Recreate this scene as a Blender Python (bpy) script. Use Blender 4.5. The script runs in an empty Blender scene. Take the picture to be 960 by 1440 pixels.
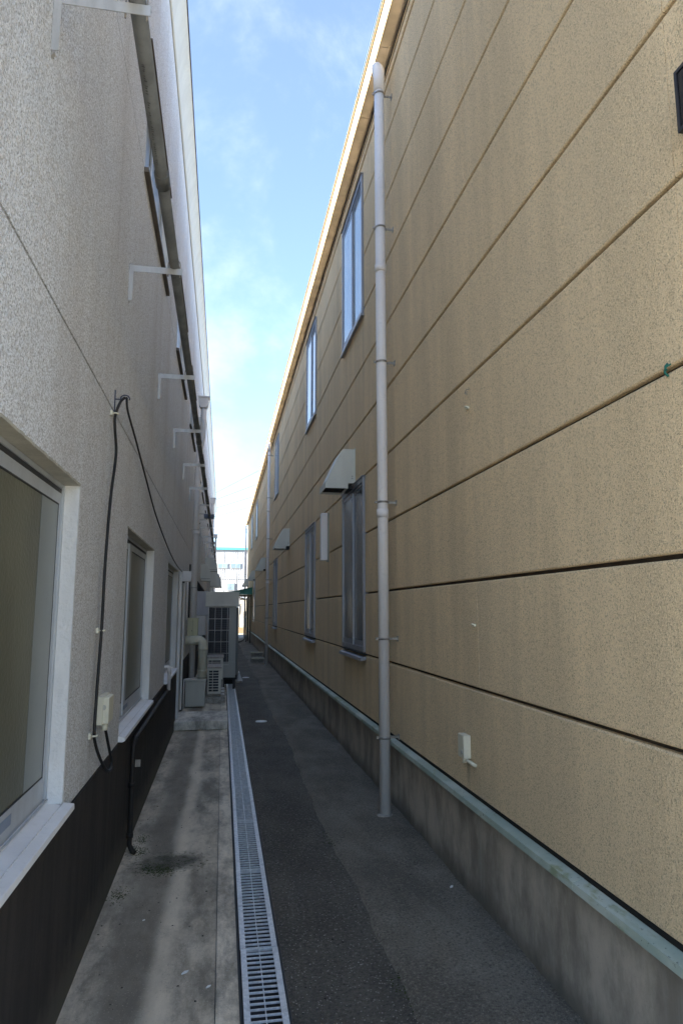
import bpy, bmesh, math, random
from mathutils import Vector, Matrix
R = math.radians
rnd = random.Random(7)
S = bpy.context.scene
COL = S.collection
H = 1.6                                   # eye height above the ground

# ------------------------------------------------------------------ camera
cam = bpy.data.cameras.new('camera'); co = bpy.data.objects.new('camera', cam); COL.objects.link(co)
F = 950.0
d = Vector((313 - 480, 720 - 858, -F)).normalized()          # alley direction in camera axes
up = Vector((0, -d.z, d.y)).normalized()
rt = d.cross(up)
m = Matrix((rt, d, up))                                      # rows: world x, y, z in camera axes
co.matrix_world = Matrix.Translation((0, 0, H)) @ m.to_4x4()
cam.sensor_fit = 'VERTICAL'; cam.sensor_height = 36; cam.sensor_width = 24
cam.lens = F / 1440 * 36
cam.clip_start = 0.05; cam.clip_end = 2000
S.camera = co

# ------------------------------------------------------------------ light
SUN_DIR = Vector((-0.90, -0.32, 0.462)).normalized()          # towards the sun
el = math.asin(SUN_DIR.z); az = math.atan2(SUN_DIR.x, SUN_DIR.y)
W = bpy.data.worlds.new('World'); S.world = W; W.use_nodes = True
nt = W.node_tree; nt.nodes.clear()
wo = nt.nodes.new('ShaderNodeOutputWorld'); bg = nt.nodes.new('ShaderNodeBackground')
sky = nt.nodes.new('ShaderNodeTexSky'); sky.sky_type = 'NISHITA'; sky.sun_disc = False
sky.sun_elevation = el; sky.sun_rotation = az
sky.air_density = 0.9; sky.dust_density = 0.4; sky.ozone_density = 2.8
bg.inputs['Strength'].default_value = 0.052
tc = nt.nodes.new('ShaderNodeTexCoord')
mp = nt.nodes.new('ShaderNodeMapping'); mp.inputs['Scale'].default_value = (1.0, 1.0, 1.15); mp.inputs['Location'].default_value = (0.35, 0.1, 0.2)
cn = nt.nodes.new('ShaderNodeTexNoise'); cn.inputs['Scale'].default_value = 4.2; cn.inputs['Detail'].default_value = 8; cn.inputs['Roughness'].default_value = 0.62; cn.inputs['Distortion'].default_value = 0.15
cr = nt.nodes.new('ShaderNodeMapRange'); cr.interpolation_type = 'SMOOTHSTEP'
cr.inputs['From Min'].default_value = 0.47; cr.inputs['From Max'].default_value = 0.78; cr.inputs['To Max'].default_value = 0.36
mx = nt.nodes.new('ShaderNodeMix'); mx.data_type = 'RGBA'
mx.inputs[7].default_value = (3.5, 3.75, 4.1, 1)
veil = nt.nodes.new('ShaderNodeMix'); veil.data_type = 'RGBA'; veil.inputs[0].default_value = 0.12; veil.inputs[7].default_value = (2.3, 2.55, 2.85, 1)
L = nt.links.new
L(tc.outputs['Generated'], mp.inputs[0]); L(mp.outputs[0], cn.inputs['Vector']); L(cn.outputs[0], cr.inputs['Value'])
L(sky.outputs[0], veil.inputs[6]); L(veil.outputs[2], mx.inputs[6]); L(cr.outputs[0], mx.inputs[0])
L(mx.outputs[2], bg.inputs[0]); L(bg.outputs[0], wo.inputs[0])

sl = bpy.data.lights.new('sun', 'SUN'); sl.energy = 5.0; sl.angle = R(0.5); sl.color = (1.0, 0.93, 0.82)
so = bpy.data.objects.new('sun', sl); COL.objects.link(so)
so.rotation_euler = SUN_DIR.to_track_quat('Z', 'Y').to_euler(); so.location = (-20, -10, 30)
S.view_settings.view_transform = 'Standard'; S.view_settings.look = 'None'
S.view_settings.exposure = 3.35; S.view_settings.gamma = 1
S.cycles.max_bounces = 24; S.cycles.diffuse_bounces = 24

# ------------------------------------------------------------------ materials
def rgb(*c):                               # display value 0..255 to linear
    return tuple(((x / 255) / 12.92 if x / 255 <= .04045 else ((x / 255 + .055) / 1.055) ** 2.4) for x in c)

class NB:
    def __init__(s, name):
        s.m = bpy.data.materials.new(name); s.m.use_nodes = True
        s.t = s.m.node_tree; s.b = s.t.nodes['Principled BSDF']
        s.pos = s.t.nodes.new('ShaderNodeNewGeometry').outputs['Position']
    def n(s, kind, **kw):
        nd = s.t.nodes.new(kind)
        for k, v in kw.items():
            if hasattr(nd, k): setattr(nd, k, v)
        return nd
    def l(s, a, b): s.t.links.new(a, b)
    def noise(s, scale=5, vec=(1, 1, 1), detail=4, rough=.55, loc=(0, 0, 0)):
        mp = s.n('ShaderNodeMapping'); mp.inputs['Scale'].default_value = vec; mp.inputs['Location'].default_value = loc
        s.l(s.pos, mp.inputs[0])
        nz = s.n('ShaderNodeTexNoise'); nz.inputs['Scale'].default_value = scale; nz.inputs['Detail'].default_value = detail; nz.inputs['Roughness'].default_value = rough
        s.l(mp.outputs[0], nz.inputs['Vector']); return nz.outputs[0]
    def voro(s, scale=5, vec=(1, 1, 1)):
        mp = s.n('ShaderNodeMapping'); mp.inputs['Scale'].default_value = vec
        s.l(s.pos, mp.inputs[0])
        nz = s.n('ShaderNodeTexVoronoi'); nz.inputs['Scale'].default_value = scale
        s.l(mp.outputs[0], nz.inputs['Vector']); return nz.outputs['Distance'], nz.outputs['Color']
    def rng(s, v, a, b, c=0., d=1., smooth=True):
        r = s.n('ShaderNodeMapRange'); r.interpolation_type = 'SMOOTHSTEP' if smooth else 'LINEAR'
        for i, x in zip(('From Min', 'From Max', 'To Min', 'To Max'), (a, b, c, d)): r.inputs[i].default_value = x
        s.l(v, r.inputs['Value']); return r.outputs[0]
    def mix(s, f, a, b):
        x = s.n('ShaderNodeMix'); x.data_type = 'RGBA'
        for i, v in ((0, f), (6, a), (7, b)):
            if isinstance(v, (int, float)): x.inputs[i].default_value = v
            elif isinstance(v, tuple): x.inputs[i].default_value = (*v[:3], 1)
            else: s.l(v, x.inputs[i])
        return x.outputs[2]
    def math(s, op, a, b=0.):
        x = s.n('ShaderNodeMath'); x.operation = op
        for i, v in ((0, a), (1, b)):
            if isinstance(v, (int, float)): x.inputs[i].default_value = v
            else: s.l(v, x.inputs[i])
        return x.outputs[0]
    def axis(s, i):
        x = s.n('ShaderNodeSeparateXYZ'); s.l(s.pos, x.inputs[0]); return x.outputs[i]
    def bump(s, h, dist, strength=1.):
        x = s.n('ShaderNodeBump'); x.inputs['Distance'].default_value = dist; x.inputs['Strength'].default_value = strength
        s.l(h, x.inputs['Height']); s.l(x.outputs[0], s.b.inputs['Normal'])
    def fin(s, col, rough=.8, metal=0., ior=1.45):
        if isinstance(col, tuple): s.b.inputs['Base Color'].default_value = (*col[:3], 1)
        else: s.l(col, s.b.inputs['Base Color'])
        if isinstance(rough, (int, float)): s.b.inputs['Roughness'].default_value = rough
        else: s.l(rough, s.b.inputs['Roughness'])
        s.b.inputs['Metallic'].default_value = metal; s.b.inputs['IOR'].default_value = ior
        return s.m

def mul(c, k): return tuple(min(1, x * k) for x in c)

def simple(name, c, rough=.5, var=.12, scale=6, metal=0., bumpd=0., bscale=120, streak=True, ior=1.45):
    b = NB(name)
    f = b.noise(scale, (1, 1, .25) if streak else (1, 1, 1), 5)
    col = b.mix(b.rng(f, .3, .7), mul(c, 1 - var), mul(c, 1 + var))
    g = b.noise(scale * 9, detail=3)
    col = b.mix(b.rng(g, .55, .8, 0, .35), col, mul(c, .65))
    if bumpd: b.bump(b.noise(bscale, detail=3), bumpd)
    return b.fin(col, rough, metal, ior)

def m_tan():
    b = NB('tan_sprayed_panel')
    base = (.82, .635, .395)
    streak = b.noise(3.2, (1, 1, .12), 6, .6)
    col = b.mix(b.rng(streak, .32, .7), mul(base, .84), mul(base, 1.1))
    blot = b.noise(1.1, (1, 1, .6), 4)
    col = b.mix(b.rng(blot, .45, .75, 0, .35), col, (.64, .51, .345))
    st = b.noise(9, (1, 1, .05), 4, .6, (0, 3, 0))
    low = b.rng(b.axis(2), 2.4, .4)                                     # algae and runs thicker towards the base
    far = b.rng(b.axis(1), 5, 12)
    f = b.math('MULTIPLY', b.rng(st, .5, .72), b.math('MULTIPLY', low, far))
    col = b.mix(b.math('MULTIPLY', f, .6), col, (.34, .31, .17))
    grain = b.noise(150, detail=2, rough=.7)
    col = b.mix(b.rng(grain, .51, .63, 0, .72), col, mul(base, .33))
    g2 = b.noise(60, detail=3, rough=.7)
    col = b.mix(b.rng(g2, .55, .75, 0, .35), col, mul(base, .55))
    g3 = b.noise(210, detail=1, loc=(5, 5, 5))
    col = b.mix(b.rng(g3, .52, .64, 0, .7), col, mul(base, 1.3))
    oi = b.n('ShaderNodeObjectInfo')
    col = b.mix(b.rng(oi.outputs['Random'], 0, 1, 0, .16, False), col, (.62, .52, .36))
    z = b.axis(2); yy = b.axis(1)
    for (yc, w, z1, z0, k) in ((7.55, .05, 2.95, 1.4, .35), (9.13, .045, 2.26, 1.3, .55), (15.02, .06, 2.95, 1.2, .6), (23.4, .08, 2.9, 1.2, .6), (3.86, .04, .77, .57, .5), (6.75, .03, 4.7, 3.4, .3), (10.5, .04, 4.7, 3.0, .35), (7.9, .03, 1.1, .5, .45), (10.5, .05, 1.1, .5, .5)):
        dy = b.math('ABSOLUTE', b.math('SUBTRACT', b.math('ADD', yy, b.math('MULTIPLY', b.math('SUBTRACT', b.noise(2.5, (0, 0, 1), 3), .5), .05)), yc))
        f_ = b.math('MULTIPLY', b.rng(dy, w, 0), b.math('MULTIPLY', b.rng(z, z0, z0 + (z1 - z0) * .7), b.rng(z, z1 + .02, z1)))
        col = b.mix(b.math('MULTIPLY', f_, k), col, (.26, .215, .15))
    b.bump(b.math('ADD', grain, g2), .0045, 1.)
    return b.fin(col, .92)

def m_white_rough():
    b = NB('white_sprayed_mortar')
    base = (.84, .865, .885)
    v, _ = b.voro(62)
    n1 = b.noise(55, detail=4, rough=.7)
    hgt = b.math('ADD', b.math('MULTIPLY', n1, 1.2), b.math('MULTIPLY', v, -.45))
    streak = b.noise(2.3, (1, 1, .10), 6, .6)
    col = b.mix(b.rng(streak, .42, .72), base, (.72, .72, .715))
    run = b.noise(12, (1, 1, .04), 3, .5)
    col = b.mix(b.rng(run, .55, .75, 0, .35), col, (.63, .63, .62))
    n2 = b.noise(130, detail=2, rough=.6)
    col = b.mix(b.rng(n1, .53, .38, 0, .6), col, (.46, .44, .41))
    col = b.mix(b.rng(n2, .49, .40, 0, .8), col, (.33, .33, .32))      # darker in the hollows of the spray coat
    up = b.rng(b.axis(2), 6.6, 7.7)
    col = b.mix(up, col, (.88, .87, .83))  # coat turns creamier towards the top, with bounced light painted in
    b.bump(b.math('ADD', hgt, b.math('MULTIPLY', n2, .6)), .009, 1.)
    return b.fin(col, .8)

def m_wainscot():
    b = NB('dark_brown_wainscot')
    f = b.noise(14, (1, 1, .07), 5, .6)
    col = b.mix(b.rng(f, .35, .7), (.022, .019, .018), (.040, .035, .031))
    sc = b.noise(26, (.2, 1, .4), 4, .8)
    col = b.mix(b.rng(sc, .72, .80, 0, .5), col, (.08, .075, .07))
    col = b.mix(b.rng(b.noise(5, detail=5, rough=.7), .5, .7, 0, .6), col, (.045, .038, .032))
    col = b.mix(b.math('MULTIPLY', b.rng(b.axis(2), .12, .0), b.rng(b.noise(12), .4, .6)), col, (.06, .058, .045))
    spl = b.math('ADD', b.axis(2), b.math('MULTIPLY', b.noise(11, detail=7, rough=.7), -.30))
    col = b.mix(b.rng(spl, .10, -.10, 0, .7), col, (.10, .092, .072))
    chip = b.noise(17, detail=6, rough=.8, loc=(3, 3, 3))
    col = b.mix(b.rng(chip, .70, .74, 0, .6), col, (.13, .12, .11))
    scr = b.noise(40, (1, .25, .12), 3, .6, (7, 1, 2))
    col = b.mix(b.rng(scr, .70, .76, 0, .5), col, (.10, .095, .09))
    b.bump(b.noise(110, detail=4, rough=.7), .004, .8)
    return b.fin(col, .85)

def m_found():
    b = NB('foundation_concrete')
    base = (.43, .39, .33)
    f = b.noise(3.2, (1, 1, .5), 8, .68)
    col = b.mix(b.rng(f, .36, .64), mul(base, .62), mul(base, 1.25))
    dr = b.noise(11, (1, 1, .06), 4)
    col = b.mix(b.rng(dr, .55, .72, 0, .5), col, (.42, .41, .37))
    e = b.math('ADD', b.axis(2), b.math('MULTIPLY', b.noise(9, (1, 1, .6), 5), -.14))
    col = b.mix(b.rng(e, .30, .50, 0, .45), col, (.17, .155, .135))      # ragged darker band under the flashing
    col = b.mix(b.rng(e, .10, -.07, 0, .75), col, (.10, .098, .085))    # splash dirt along the foot
    sp = b.noise(90, detail=3)
    col = b.mix(b.rng(sp, .6, .75, 0, .4), col, mul(base, .5))
    b.bump(b.noise(40, detail=6, rough=.7), .003, .6)
    return b.fin(col, .85)

def m_concrete(name, base, wet=True, green=.5):
    b = NB(name)
    f = b.noise(2.2, (1.6, .6, 1), 10, .74)
    col = b.mix(b.rng(f, .36, .64), mul(base, .45), mul(base, 1.2))
    col = b.mix(b.rng(b.noise(16, (1, .5, 1), 6, .7), .5, .72, 0, .45), col, mul(base, .35))
    if wet:                                                               # dirt band along the middle of the strip
        x = b.math('ADD', b.axis(0), b.math('MULTIPLY', b.math('SUBTRACT', b.noise(1.6, (1, .8, 1), 5, .6), 0.5), .10))
        band = b.math('MULTIPLY', b.rng(x, -.54, -.40), b.rng(x, -.20, -.30))
        col = b.mix(b.math('MULTIPLY', band, .75), col, mul(base, .36))
        line = b.math('MULTIPLY', b.rng(x, -.31, -.24), b.rng(x, -.14, -.22))
        col = b.mix(b.math('MULTIPLY', line, .6), col, mul(base, 1.5))
        # the damp patch at the foot of the black drain pipe
        vx = b.n('ShaderNodeVectorMath', operation='SUBTRACT'); b.l(b.pos, vx.inputs[0]); vx.inputs[1].default_value = (-.30, 4.72, 0)
        vs = b.n('ShaderNodeVectorMath', operation='MULTIPLY'); b.l(vx.outputs[0], vs.inputs[0]); vs.inputs[1].default_value = (1, 1.35, 0)
        ln = b.n('ShaderNodeVectorMath', operation='LENGTH'); b.l(vs.outputs[0], ln.inputs[0])
        dd = b.math('ADD', ln.outputs['Value'], b.math('MULTIPLY', b.math('SUBTRACT', b.noise(7, detail=7, rough=.7), .5), .30))
        col = b.mix(b.rng(dd, .24, .12, 0, .82), col, (.06, .058, .045))
        gm = b.math('MULTIPLY', b.rng(dd, .36, .2), b.rng(b.noise(28, detail=5, rough=.7), .5, .6))
        col = b.mix(b.math('MULTIPLY', gm, .75), col, (.045, .058, .018))
    g = b.noise(4.5, (1, .7, 1), 5, .6, (9, 1, 0))
    col = b.mix(b.rng(g, .5, .75, 0, green), col, mul(base, .75))
    sp = b.noise(120, detail=2)
    col = b.mix(b.rng(sp, .62, .75, 0, .5), col, mul(base, .3))
    col = b.mix(b.rng(sp, .38, .28, 0, .35), col, mul(base, 1.8))
    ck = b.noise(3, detail=8, rough=.62, loc=(2, 8, 0))
    crack = b.math('ABSOLUTE', b.math('SUBTRACT', ck, .5))
    col = b.mix(b.rng(crack, .0016, .0005, 0, .6), col, mul(base, .15))
    b.bump(b.noise(70, detail=6, rough=.75), .0035, .6)
    return b.fin(col, .82)

def m_asphalt(name, base, sp=.5, fine=210):
    base = (base[0] * 1.03, base[1] * 1.01, base[2] * .90)
    b = NB(name)
    f = b.noise(2.2, (1.3, .6, 1), 6, .6)
    col = b.mix(b.rng(f, .35, .7), mul(base, .75), mul(base, 1.3))
    v, vc = b.voro(fine)
    n = b.noise(fine * .5, detail=3, rough=.7)
    sep = b.n('ShaderNodeSeparateColor'); b.l(vc, sep.inputs[0])
    stone = b.math('MULTIPLY', b.rng(v, .42, .25), b.rng(sep.outputs[0], .80, .93))
    col = b.mix(b.math('MULTIPLY', stone, sp), col, (.46, .44, .40))
    col = b.mix(b.rng(n, .52, .66, 0, .7), col, mul(base, .30))
    col = b.mix(b.rng(n, .46, .34, 0, .6), col, mul(base, 1.9))
    v2, vc2 = b.voro(38)
    s2 = b.n('ShaderNodeSeparateColor'); b.l(vc2, s2.inputs[0])
    chip = b.math('MULTIPLY', b.rng(v2, .17, .10), b.rng(s2.outputs[1], .9, .95))
    col = b.mix(chip, col, (.33, .32, .29))
    dust = b.noise(1.3, (1.8, .8, 1), 5, .6, (4, 4, 0))
    col = b.mix(b.rng(dust, .5, .75, 0, .35), col, (.14, .13, .115))
    b.bump(b.math('ADD', b.math('MULTIPLY', v, -.9), n), .012, 1.)
    return b.fin(col, .78)

def m_galv():
    b = NB('galvanised_steel')
    v, vc = b.voro(70)
    s = b.n('ShaderNodeSeparateColor'); b.l(vc, s.inputs[0])
    col = b.mix(s.outputs[0], (.62, .66, .70), (.80, .83, .86))
    col = b.mix(b.rng(b.noise(22, detail=5, rough=.7), .5, .68, 0, .5), col, (.42, .46, .50))
    return b.fin(col, b.rng(s.outputs[1], 0, 1, .38, .58), .2)

def m_flash():
    b = NB('green_patina_flashing')
    col = b.mix(b.rng(b.noise(6, (1, .5, 1), 5), .4, .65), (.34, .42, .36), (.50, .56, .49))
    col = b.mix(b.rng(b.noise(14, (1, .35, 1), 5, .6, (3, 0, 0)), .52, .66, 0, .75), col, (.25, .29, .15))
    col = b.mix(b.rng(b.noise(60, detail=4), .62, .72, 0, .7), col, (.07, .08, .07))
    return b.fin(col, .6)

def m_glass(name, base, rough, ior=1.5, ripple=0, rs=(1, 1, 1)):
    b = NB(name)
    col = b.mix(b.rng(b.noise(3, (1, 1, .4)), .35, .7), base, mul(base, 1.35))
    if ripple: b.bump(b.noise(60, rs, 2), ripple, .5)
    m_ = b.fin(col, rough, 0, ior); return m_

def m_curtain():                           # glass with a pale curtain close behind it: the pleats are a print of folds
    b = NB('curtained_glass')
    f = b.noise(26, (1, 1, .02), 2)
    col = b.mix(b.rng(f, .4, .6), (.14, .20, .22), (.42, .48, .50))
    return b.fin(col, .06, 0, 1.9)

MT = m_tan(); MW = m_white_rough(); MWA = m_wainscot(); MF = m_found(); MG = m_galv(); MFL = m_flash()
MC = m_concrete('stained_concrete', (.58, .525, .42)); MCU = m_concrete('kerb_concrete', (.72, .66, .54), False, .15)
MST = m_concrete('step_concrete', (.66, .64, .57), False, .1)
MA1 = m_asphalt('coarse_dark_asphalt', (.115, .110, .104), 1.0, 100); MA2 = m_asphalt('old_grey_asphalt', (.225, .210, .193), .65, 150)
MGR = m_concrete('ground_paving', (.30, .29, .27), False, .2)
MSM = simple('smooth_white_paint', (.70, .71, .70), .55, .10, 9, bumpd=.006, bscale=45)
MSILL = simple('sill_paint', (.84, .85, .86), .45, .06, 4)
MRV = simple('lintel_paint', (.40, .385, .32), .7, .12, 8, bumpd=.003, bscale=50)
MAL = simple('silver_aluminium', (.33, .345, .385), .4, .08, 10, .5)
MALD = simple('dark_window_gasket', (.03, .032, .036), .6)
MALW = simple('pale_aluminium_sash', (.50, .53, .56), .42, .08, 9, .3)
MFASC = simple('cream_fascia_sheet', (.25, .19, .115), .6, .1, 4, streak=False)
MSOF = simple('soffit_board', (.60, .54, .44), .85, .2, 3, streak=False, bumpd=.001)
MBLK = simple('black_gap', (.012, .012, .012), .9, .1)
MJNT = simple('brown_sealant_joint', (.050, .037, .026), .85, .25, 9)
MPVC = simple('grey_white_pvc_pipe', (.78, .76, .75), .45, .09, 4)
MPVD = simple('weathered_grey_pipe', (.125, .13, .125), .5, .22, 7, streak=False)
MPBR = simple('black_brown_pipe', (.017, .015, .014), .6, .2, 10)
MBEI = simple('beige_plastic', (.68, .66, .53), .5, .09, 12)
MBEIG = simple('grey_beige_sheet_metal', (.37, .38, .345), .5, .10, 4)
MACL = simple('unit_light_panel', (.66, .65, .58), .5, .1, 3)
MACD = simple('unit_green_grey_panel', (.42, .435, .41), .5, .1, 3)
MWIRE = simple('guard_wire', (.80, .80, .78), .4, .05)
MFIN = simple('dark_fins', (.032, .034, .042), .5, .3, 40)
MHOOD = simple('hood_grey_steel', (.64, .66, .61), .5, .07, 5)
MSTL = simple('bright_steel_channel', (.50, .50, .49), .42, .12, 20, .35)
MSTS = simple('clamp_steel', (.33, .31, .28), .5, .3, 30, .5)
MCAB = simple('black_cable', (.010, .010, .011), .5)
MTEAL = simple('teal_roof_edge', (.05, .22, .26), .5, .05)
MGRN = simple('green_canopy_steel', (.07, .27, .21), .5, .12)
MFARW = simple('white_ribbed_cladding', (.36, .37, .385), .5, .05, 1.5)
MFARG = m_glass('far_window_glass', (.10, .14, .17), .1)
MGLD = m_glass('frosted_dark_glass', (.115, .115, .08), .30, 1.45, .003)
MGLF = m_glass('frosted_right_glass', (.10, .11, .115), .22, 1.6, .003, (1, 1, .1))
MGLU = m_curtain()
MLAMP = simple('white_lamp_cover', (.86, .86, .88), .35, .05)
MBLOCK = simple('concrete_block', (.36, .345, .31), .9, .25, 30, streak=False, bumpd=.003)
MBLKTOP = simple('pale_block_top', (.58, .56, .44), .9, .25, 20, streak=False)
MROOF = simple('roof_sheet', (.20, .23, .27), .5, .1, 2)
MBROWN = simple('brown_painted_post', (.030, .024, .020), .6)
MOCH = simple('ochre_wall', (.17, .125, .075), .8, .15, 3)
MWHT = simple('white_plastic', (.86, .86, .85), .5, .05)
MGREEN = simple('green_string', (.01, .12, .09), .7)
MMOSS = simple('moss', (.05, .065, .018), .95, .4, 40, streak=False)
MFCAR = simple('dark_van_paint', (.05, .06, .075), .3)
MLABEL = simple('blue_grey_sticker', (.22, .27, .36), .5)

# ------------------------------------------------------------------ mesh helpers
class MB:
    def __init__(s): s.v = []; s.f = []; s.sm = []; s.mi = []
    def face(s, pts, smooth=False, mi=0):
        i = len(s.v); s.v += [tuple(p) for p in pts]; s.f.append(tuple(range(i, i + len(pts)))); s.sm.append(smooth); s.mi.append(mi)
    def box(s, x0, x1, y0, y1, z0, z1, mi=0):
        x0, x1 = sorted((x0, x1)); y0, y1 = sorted((y0, y1)); z0, z1 = sorted((z0, z1))
        i = len(s.v)
        s.v += [(x, y, z) for z in (z0, z1) for y in (y0, y1) for x in (x0, x1)]
        for q in ((0, 2, 3, 1), (4, 5, 7, 6), (0, 1, 5, 4), (2, 6, 7, 3), (0, 4, 6, 2), (1, 3, 7, 5)):
            s.f.append(tuple(i + k for k in q)); s.sm.append(False); s.mi.append(mi)
        return s
    def prism(s, poly, a0, a1, axis='y', mi=0, smooth=False):
        def P(p, a): return {'y': (p[0], a, p[1]), 'x': (a, p[0], p[1]), 'z': (p[0], p[1], a)}[axis]
        n = len(poly); i = len(s.v)
        s.v += [P(p, a0) for p in poly] + [P(p, a1) for p in poly]
        s.f.append(tuple(i + k for k in range(n))); s.sm.append(False); s.mi.append(mi)
        s.f.append(tuple(i + n + k for k in reversed(range(n)))); s.sm.append(False); s.mi.append(mi)
        for k in range(n):
            k2 = (k + 1) % n
            s.f.append((i + k, i + n + k, i + n + k2, i + k2)); s.sm.append(smooth); s.mi.append(mi)
        return s
    def tube(s, pts, r, n=12, cap=True, mi=0, smooth=True):
        pts = [Vector(p) for p in pts]; rs = r if isinstance(r, (list, tuple)) else [r] * len(pts)
        i0 = len(s.v); u = None
        for k, p in enumerate(pts):
            t = (pts[min(k + 1, len(pts) - 1)] - pts[max(k - 1, 0)])
            if t.length < 1e-9: t = Vector((0, 0, 1))
            t.normalize()
            if u is None:
                u = t.orthogonal().normalized()
            else:
                u = (u - t * u.dot(t)); u = u.normalized() if u.length > 1e-6 else t.orthogonal().normalized()
            w = t.cross(u)
            for j in range(n):
                a = 2 * math.pi * j / n; s.v.append(tuple(p + (u * math.cos(a) + w * math.sin(a)) * rs[k]))
        for k in range(len(pts) - 1):
            for j in range(n):
                a = i0 + k * n + j; b = i0 + k * n + (j + 1) % n
                s.f.append((a, b, b + n, a + n)); s.sm.append(smooth); s.mi.append(mi)
        if cap:
            s.f.append(tuple(i0 + j for j in reversed(range(n)))); s.sm.append(False); s.mi.append(mi)
            e = i0 + (len(pts) - 1) * n
            s.f.append(tuple(e + j for j in range(n))); s.sm.append(False); s.mi.append(mi)
        return s
    def build(s, name, mat, parent=None, bevel=0.):
        me = bpy.data.meshes.new(name)
        o0 = Vector(origin_of(parent)) if parent else Vector((0, 0, 0))
        me.from_pydata([tuple(Vector(v) - o0) for v in s.v], [], s.f)
        for m_ in (mat if isinstance(mat, (list, tuple)) else [mat]): me.materials.append(m_)
        me.polygons.foreach_set('use_smooth', s.sm); me.polygons.foreach_set('material_index', s.mi)
        bm = bmesh.new(); bm.from_mesh(me)
        bmesh.ops.remove_doubles(bm, verts=bm.verts, dist=1e-5) if any(s.sm) and len(s.v) < 3000 else None
        bmesh.ops.recalc_face_normals(bm, faces=bm.faces)
        bm.to_mesh(me); bm.free(); me.update()
        o = bpy.data.objects.new(name, me); COL.objects.link(o)
        if parent: o.parent = parent
        if bevel:
            md = o.modifiers.new('bevel', 'BEVEL'); md.width = bevel; md.segments = 2; md.limit_method = 'ANGLE'; md.angle_limit = R(40)
        return o

def origin_of(p):
    v = Vector((0, 0, 0))
    while p: v += p.location; p = p.parent
    return v

def tag(o, label=None, cat=None, group=None, kind=None):
    if label: o['label'] = label
    if cat: o['category'] = cat
    if group: o['group'] = group
    if kind: o['kind'] = kind
    return o
def thing(name, label, cat, loc, group=None):
    o = bpy.data.objects.new(name, None); o.location = loc; o.empty_display_size = .1; COL.objects.link(o)
    return tag(o, label, cat, group)
def dup(root, loc, label=None):
    def cp(o, par):
        c = o.copy(); COL.objects.link(c); c.parent = par
        for ch in [k for k in kids.get(o.name, [])]: cp(ch, c)
        return c
    kids = {}
    for o in root.children_recursive: kids.setdefault(o.parent.name, []).append(o)
    c = cp(root, root.parent); c.location = loc
    if label: c['label'] = label
    return c
def struct(o): o['kind'] = 'structure'; return o
def box1(name, mat, parent, *a, bevel=0.): return MB().box(*a).build(name, mat, parent, bevel)

def arc(c, a, b, ang0, ang1, n=8):          # points c + a cos + b sin
    c, a, b = Vector(c), Vector(a), Vector(b)
    return [tuple(c + a * math.cos(R(ang0 + (ang1 - ang0) * k / n)) + b * math.sin(R(ang0 + (ang1 - ang0) * k / n))) for k in range(n + 1)]

# ================================================================== GROUND
XL, XR = -0.608, 1.41
g = MB()
for (x0, x1, y0, y1) in ((-400, .115, -200, 600), (.305, 400, -200, 600), (.115, .305, -200, .5), (.115, .305, 15.92, 600)):
    g.face([(x0, y0, -.012), (x1, y0, -.012), (x1, y1, -.012), (x0, y1, -.012)])
struct(g.build('ground', MGR))
g = MB()                                     # concrete apron left of the drain
g.box(XL - .05, .008, -3, 41.3, -.1, 0.0)
struct(g.build('concrete_path', MC))
struct(box1('kerb_strip', MCU, None, .012, .106, -3, 41.3, -.1, .006))

def sheet(name, mat, x0f, x1f, y0, y1, nx, ny, zf):
    b = MB(); vs = []
    for j in range(ny + 1):
        y = y0 + (y1 - y0) * j / ny
        xa, xb = x0f(y), x1f(y)
        for i in range(nx + 1):
            x = xa + (xb - xa) * i / nx; vs.append((x, y, zf(x, y, i, j)))
    b.v = vs
    for j in range(ny):
        for i in range(nx):
            a = j * (nx + 1) + i; b.f.append((a, a + 1, a + nx + 2, a + nx + 1)); b.sm.append(True); b.mi.append(0)
    return struct(b.build(name, mat))
def wav(x, y, s=1.): return (math.sin(x * 5.1 * s + 1.3) * math.cos(y * 3.7 * s + .4) + math.sin(y * 1.9 * s + x * 2.7) * .7)
def seam(y): return .79 + .010 * math.sin(y * 1.7) + .008 * math.sin(y * 6.3 + 1) + .006 * math.sin(y * 17.0) + .03 * math.sin(y * .9) ** 3
sheet('asphalt_strip', MA1, lambda y: .312, lambda y: .95, -3, 46, 8, 200, lambda x, y, i, j: .0025 * wav(x, y) + (-.004 if i == 0 else 0))
def zlump(x, y, i, j):
    h = .015 + .006 * wav(x, y, 1.0) + .0035 * wav(x + 3, y, 3.1)
    h += .012 * math.exp(-(((x - 1.05) / .22) ** 2 + ((y - 6.35) / .12) ** 2)) + .012 * math.exp(-(((x - 1.1) / .25) ** 2 + ((y - 9.2) / .2) ** 2))
    if i == 0: h = -.006
    return h
sheet('asphalt_patch', MA2, seam, lambda y: XR + .02, -3, 46, 16, 420, zlump)
sheet('far_road', MA2, lambda y: -60, lambda y: 80, 46.01, 56, 4, 4, lambda x, y, i, j: .004)
# channel under the grating
ch = MB()
ch.box(.106, .118, .5, 15.9, -.26, -.006); ch.box(.300, .311, .5, 15.9, -.26, -.006); ch.box(.118, .30, .5, 15.9, -.27, -.25); ch.box(.118, .30, .48, .5, -.27, -.013); ch.box(.118, .30, 15.9, 15.92, -.27, -.013)
struct(ch.build('drain_channel', simple('channel_concrete', (.06, .065, .07), .9)))

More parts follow.
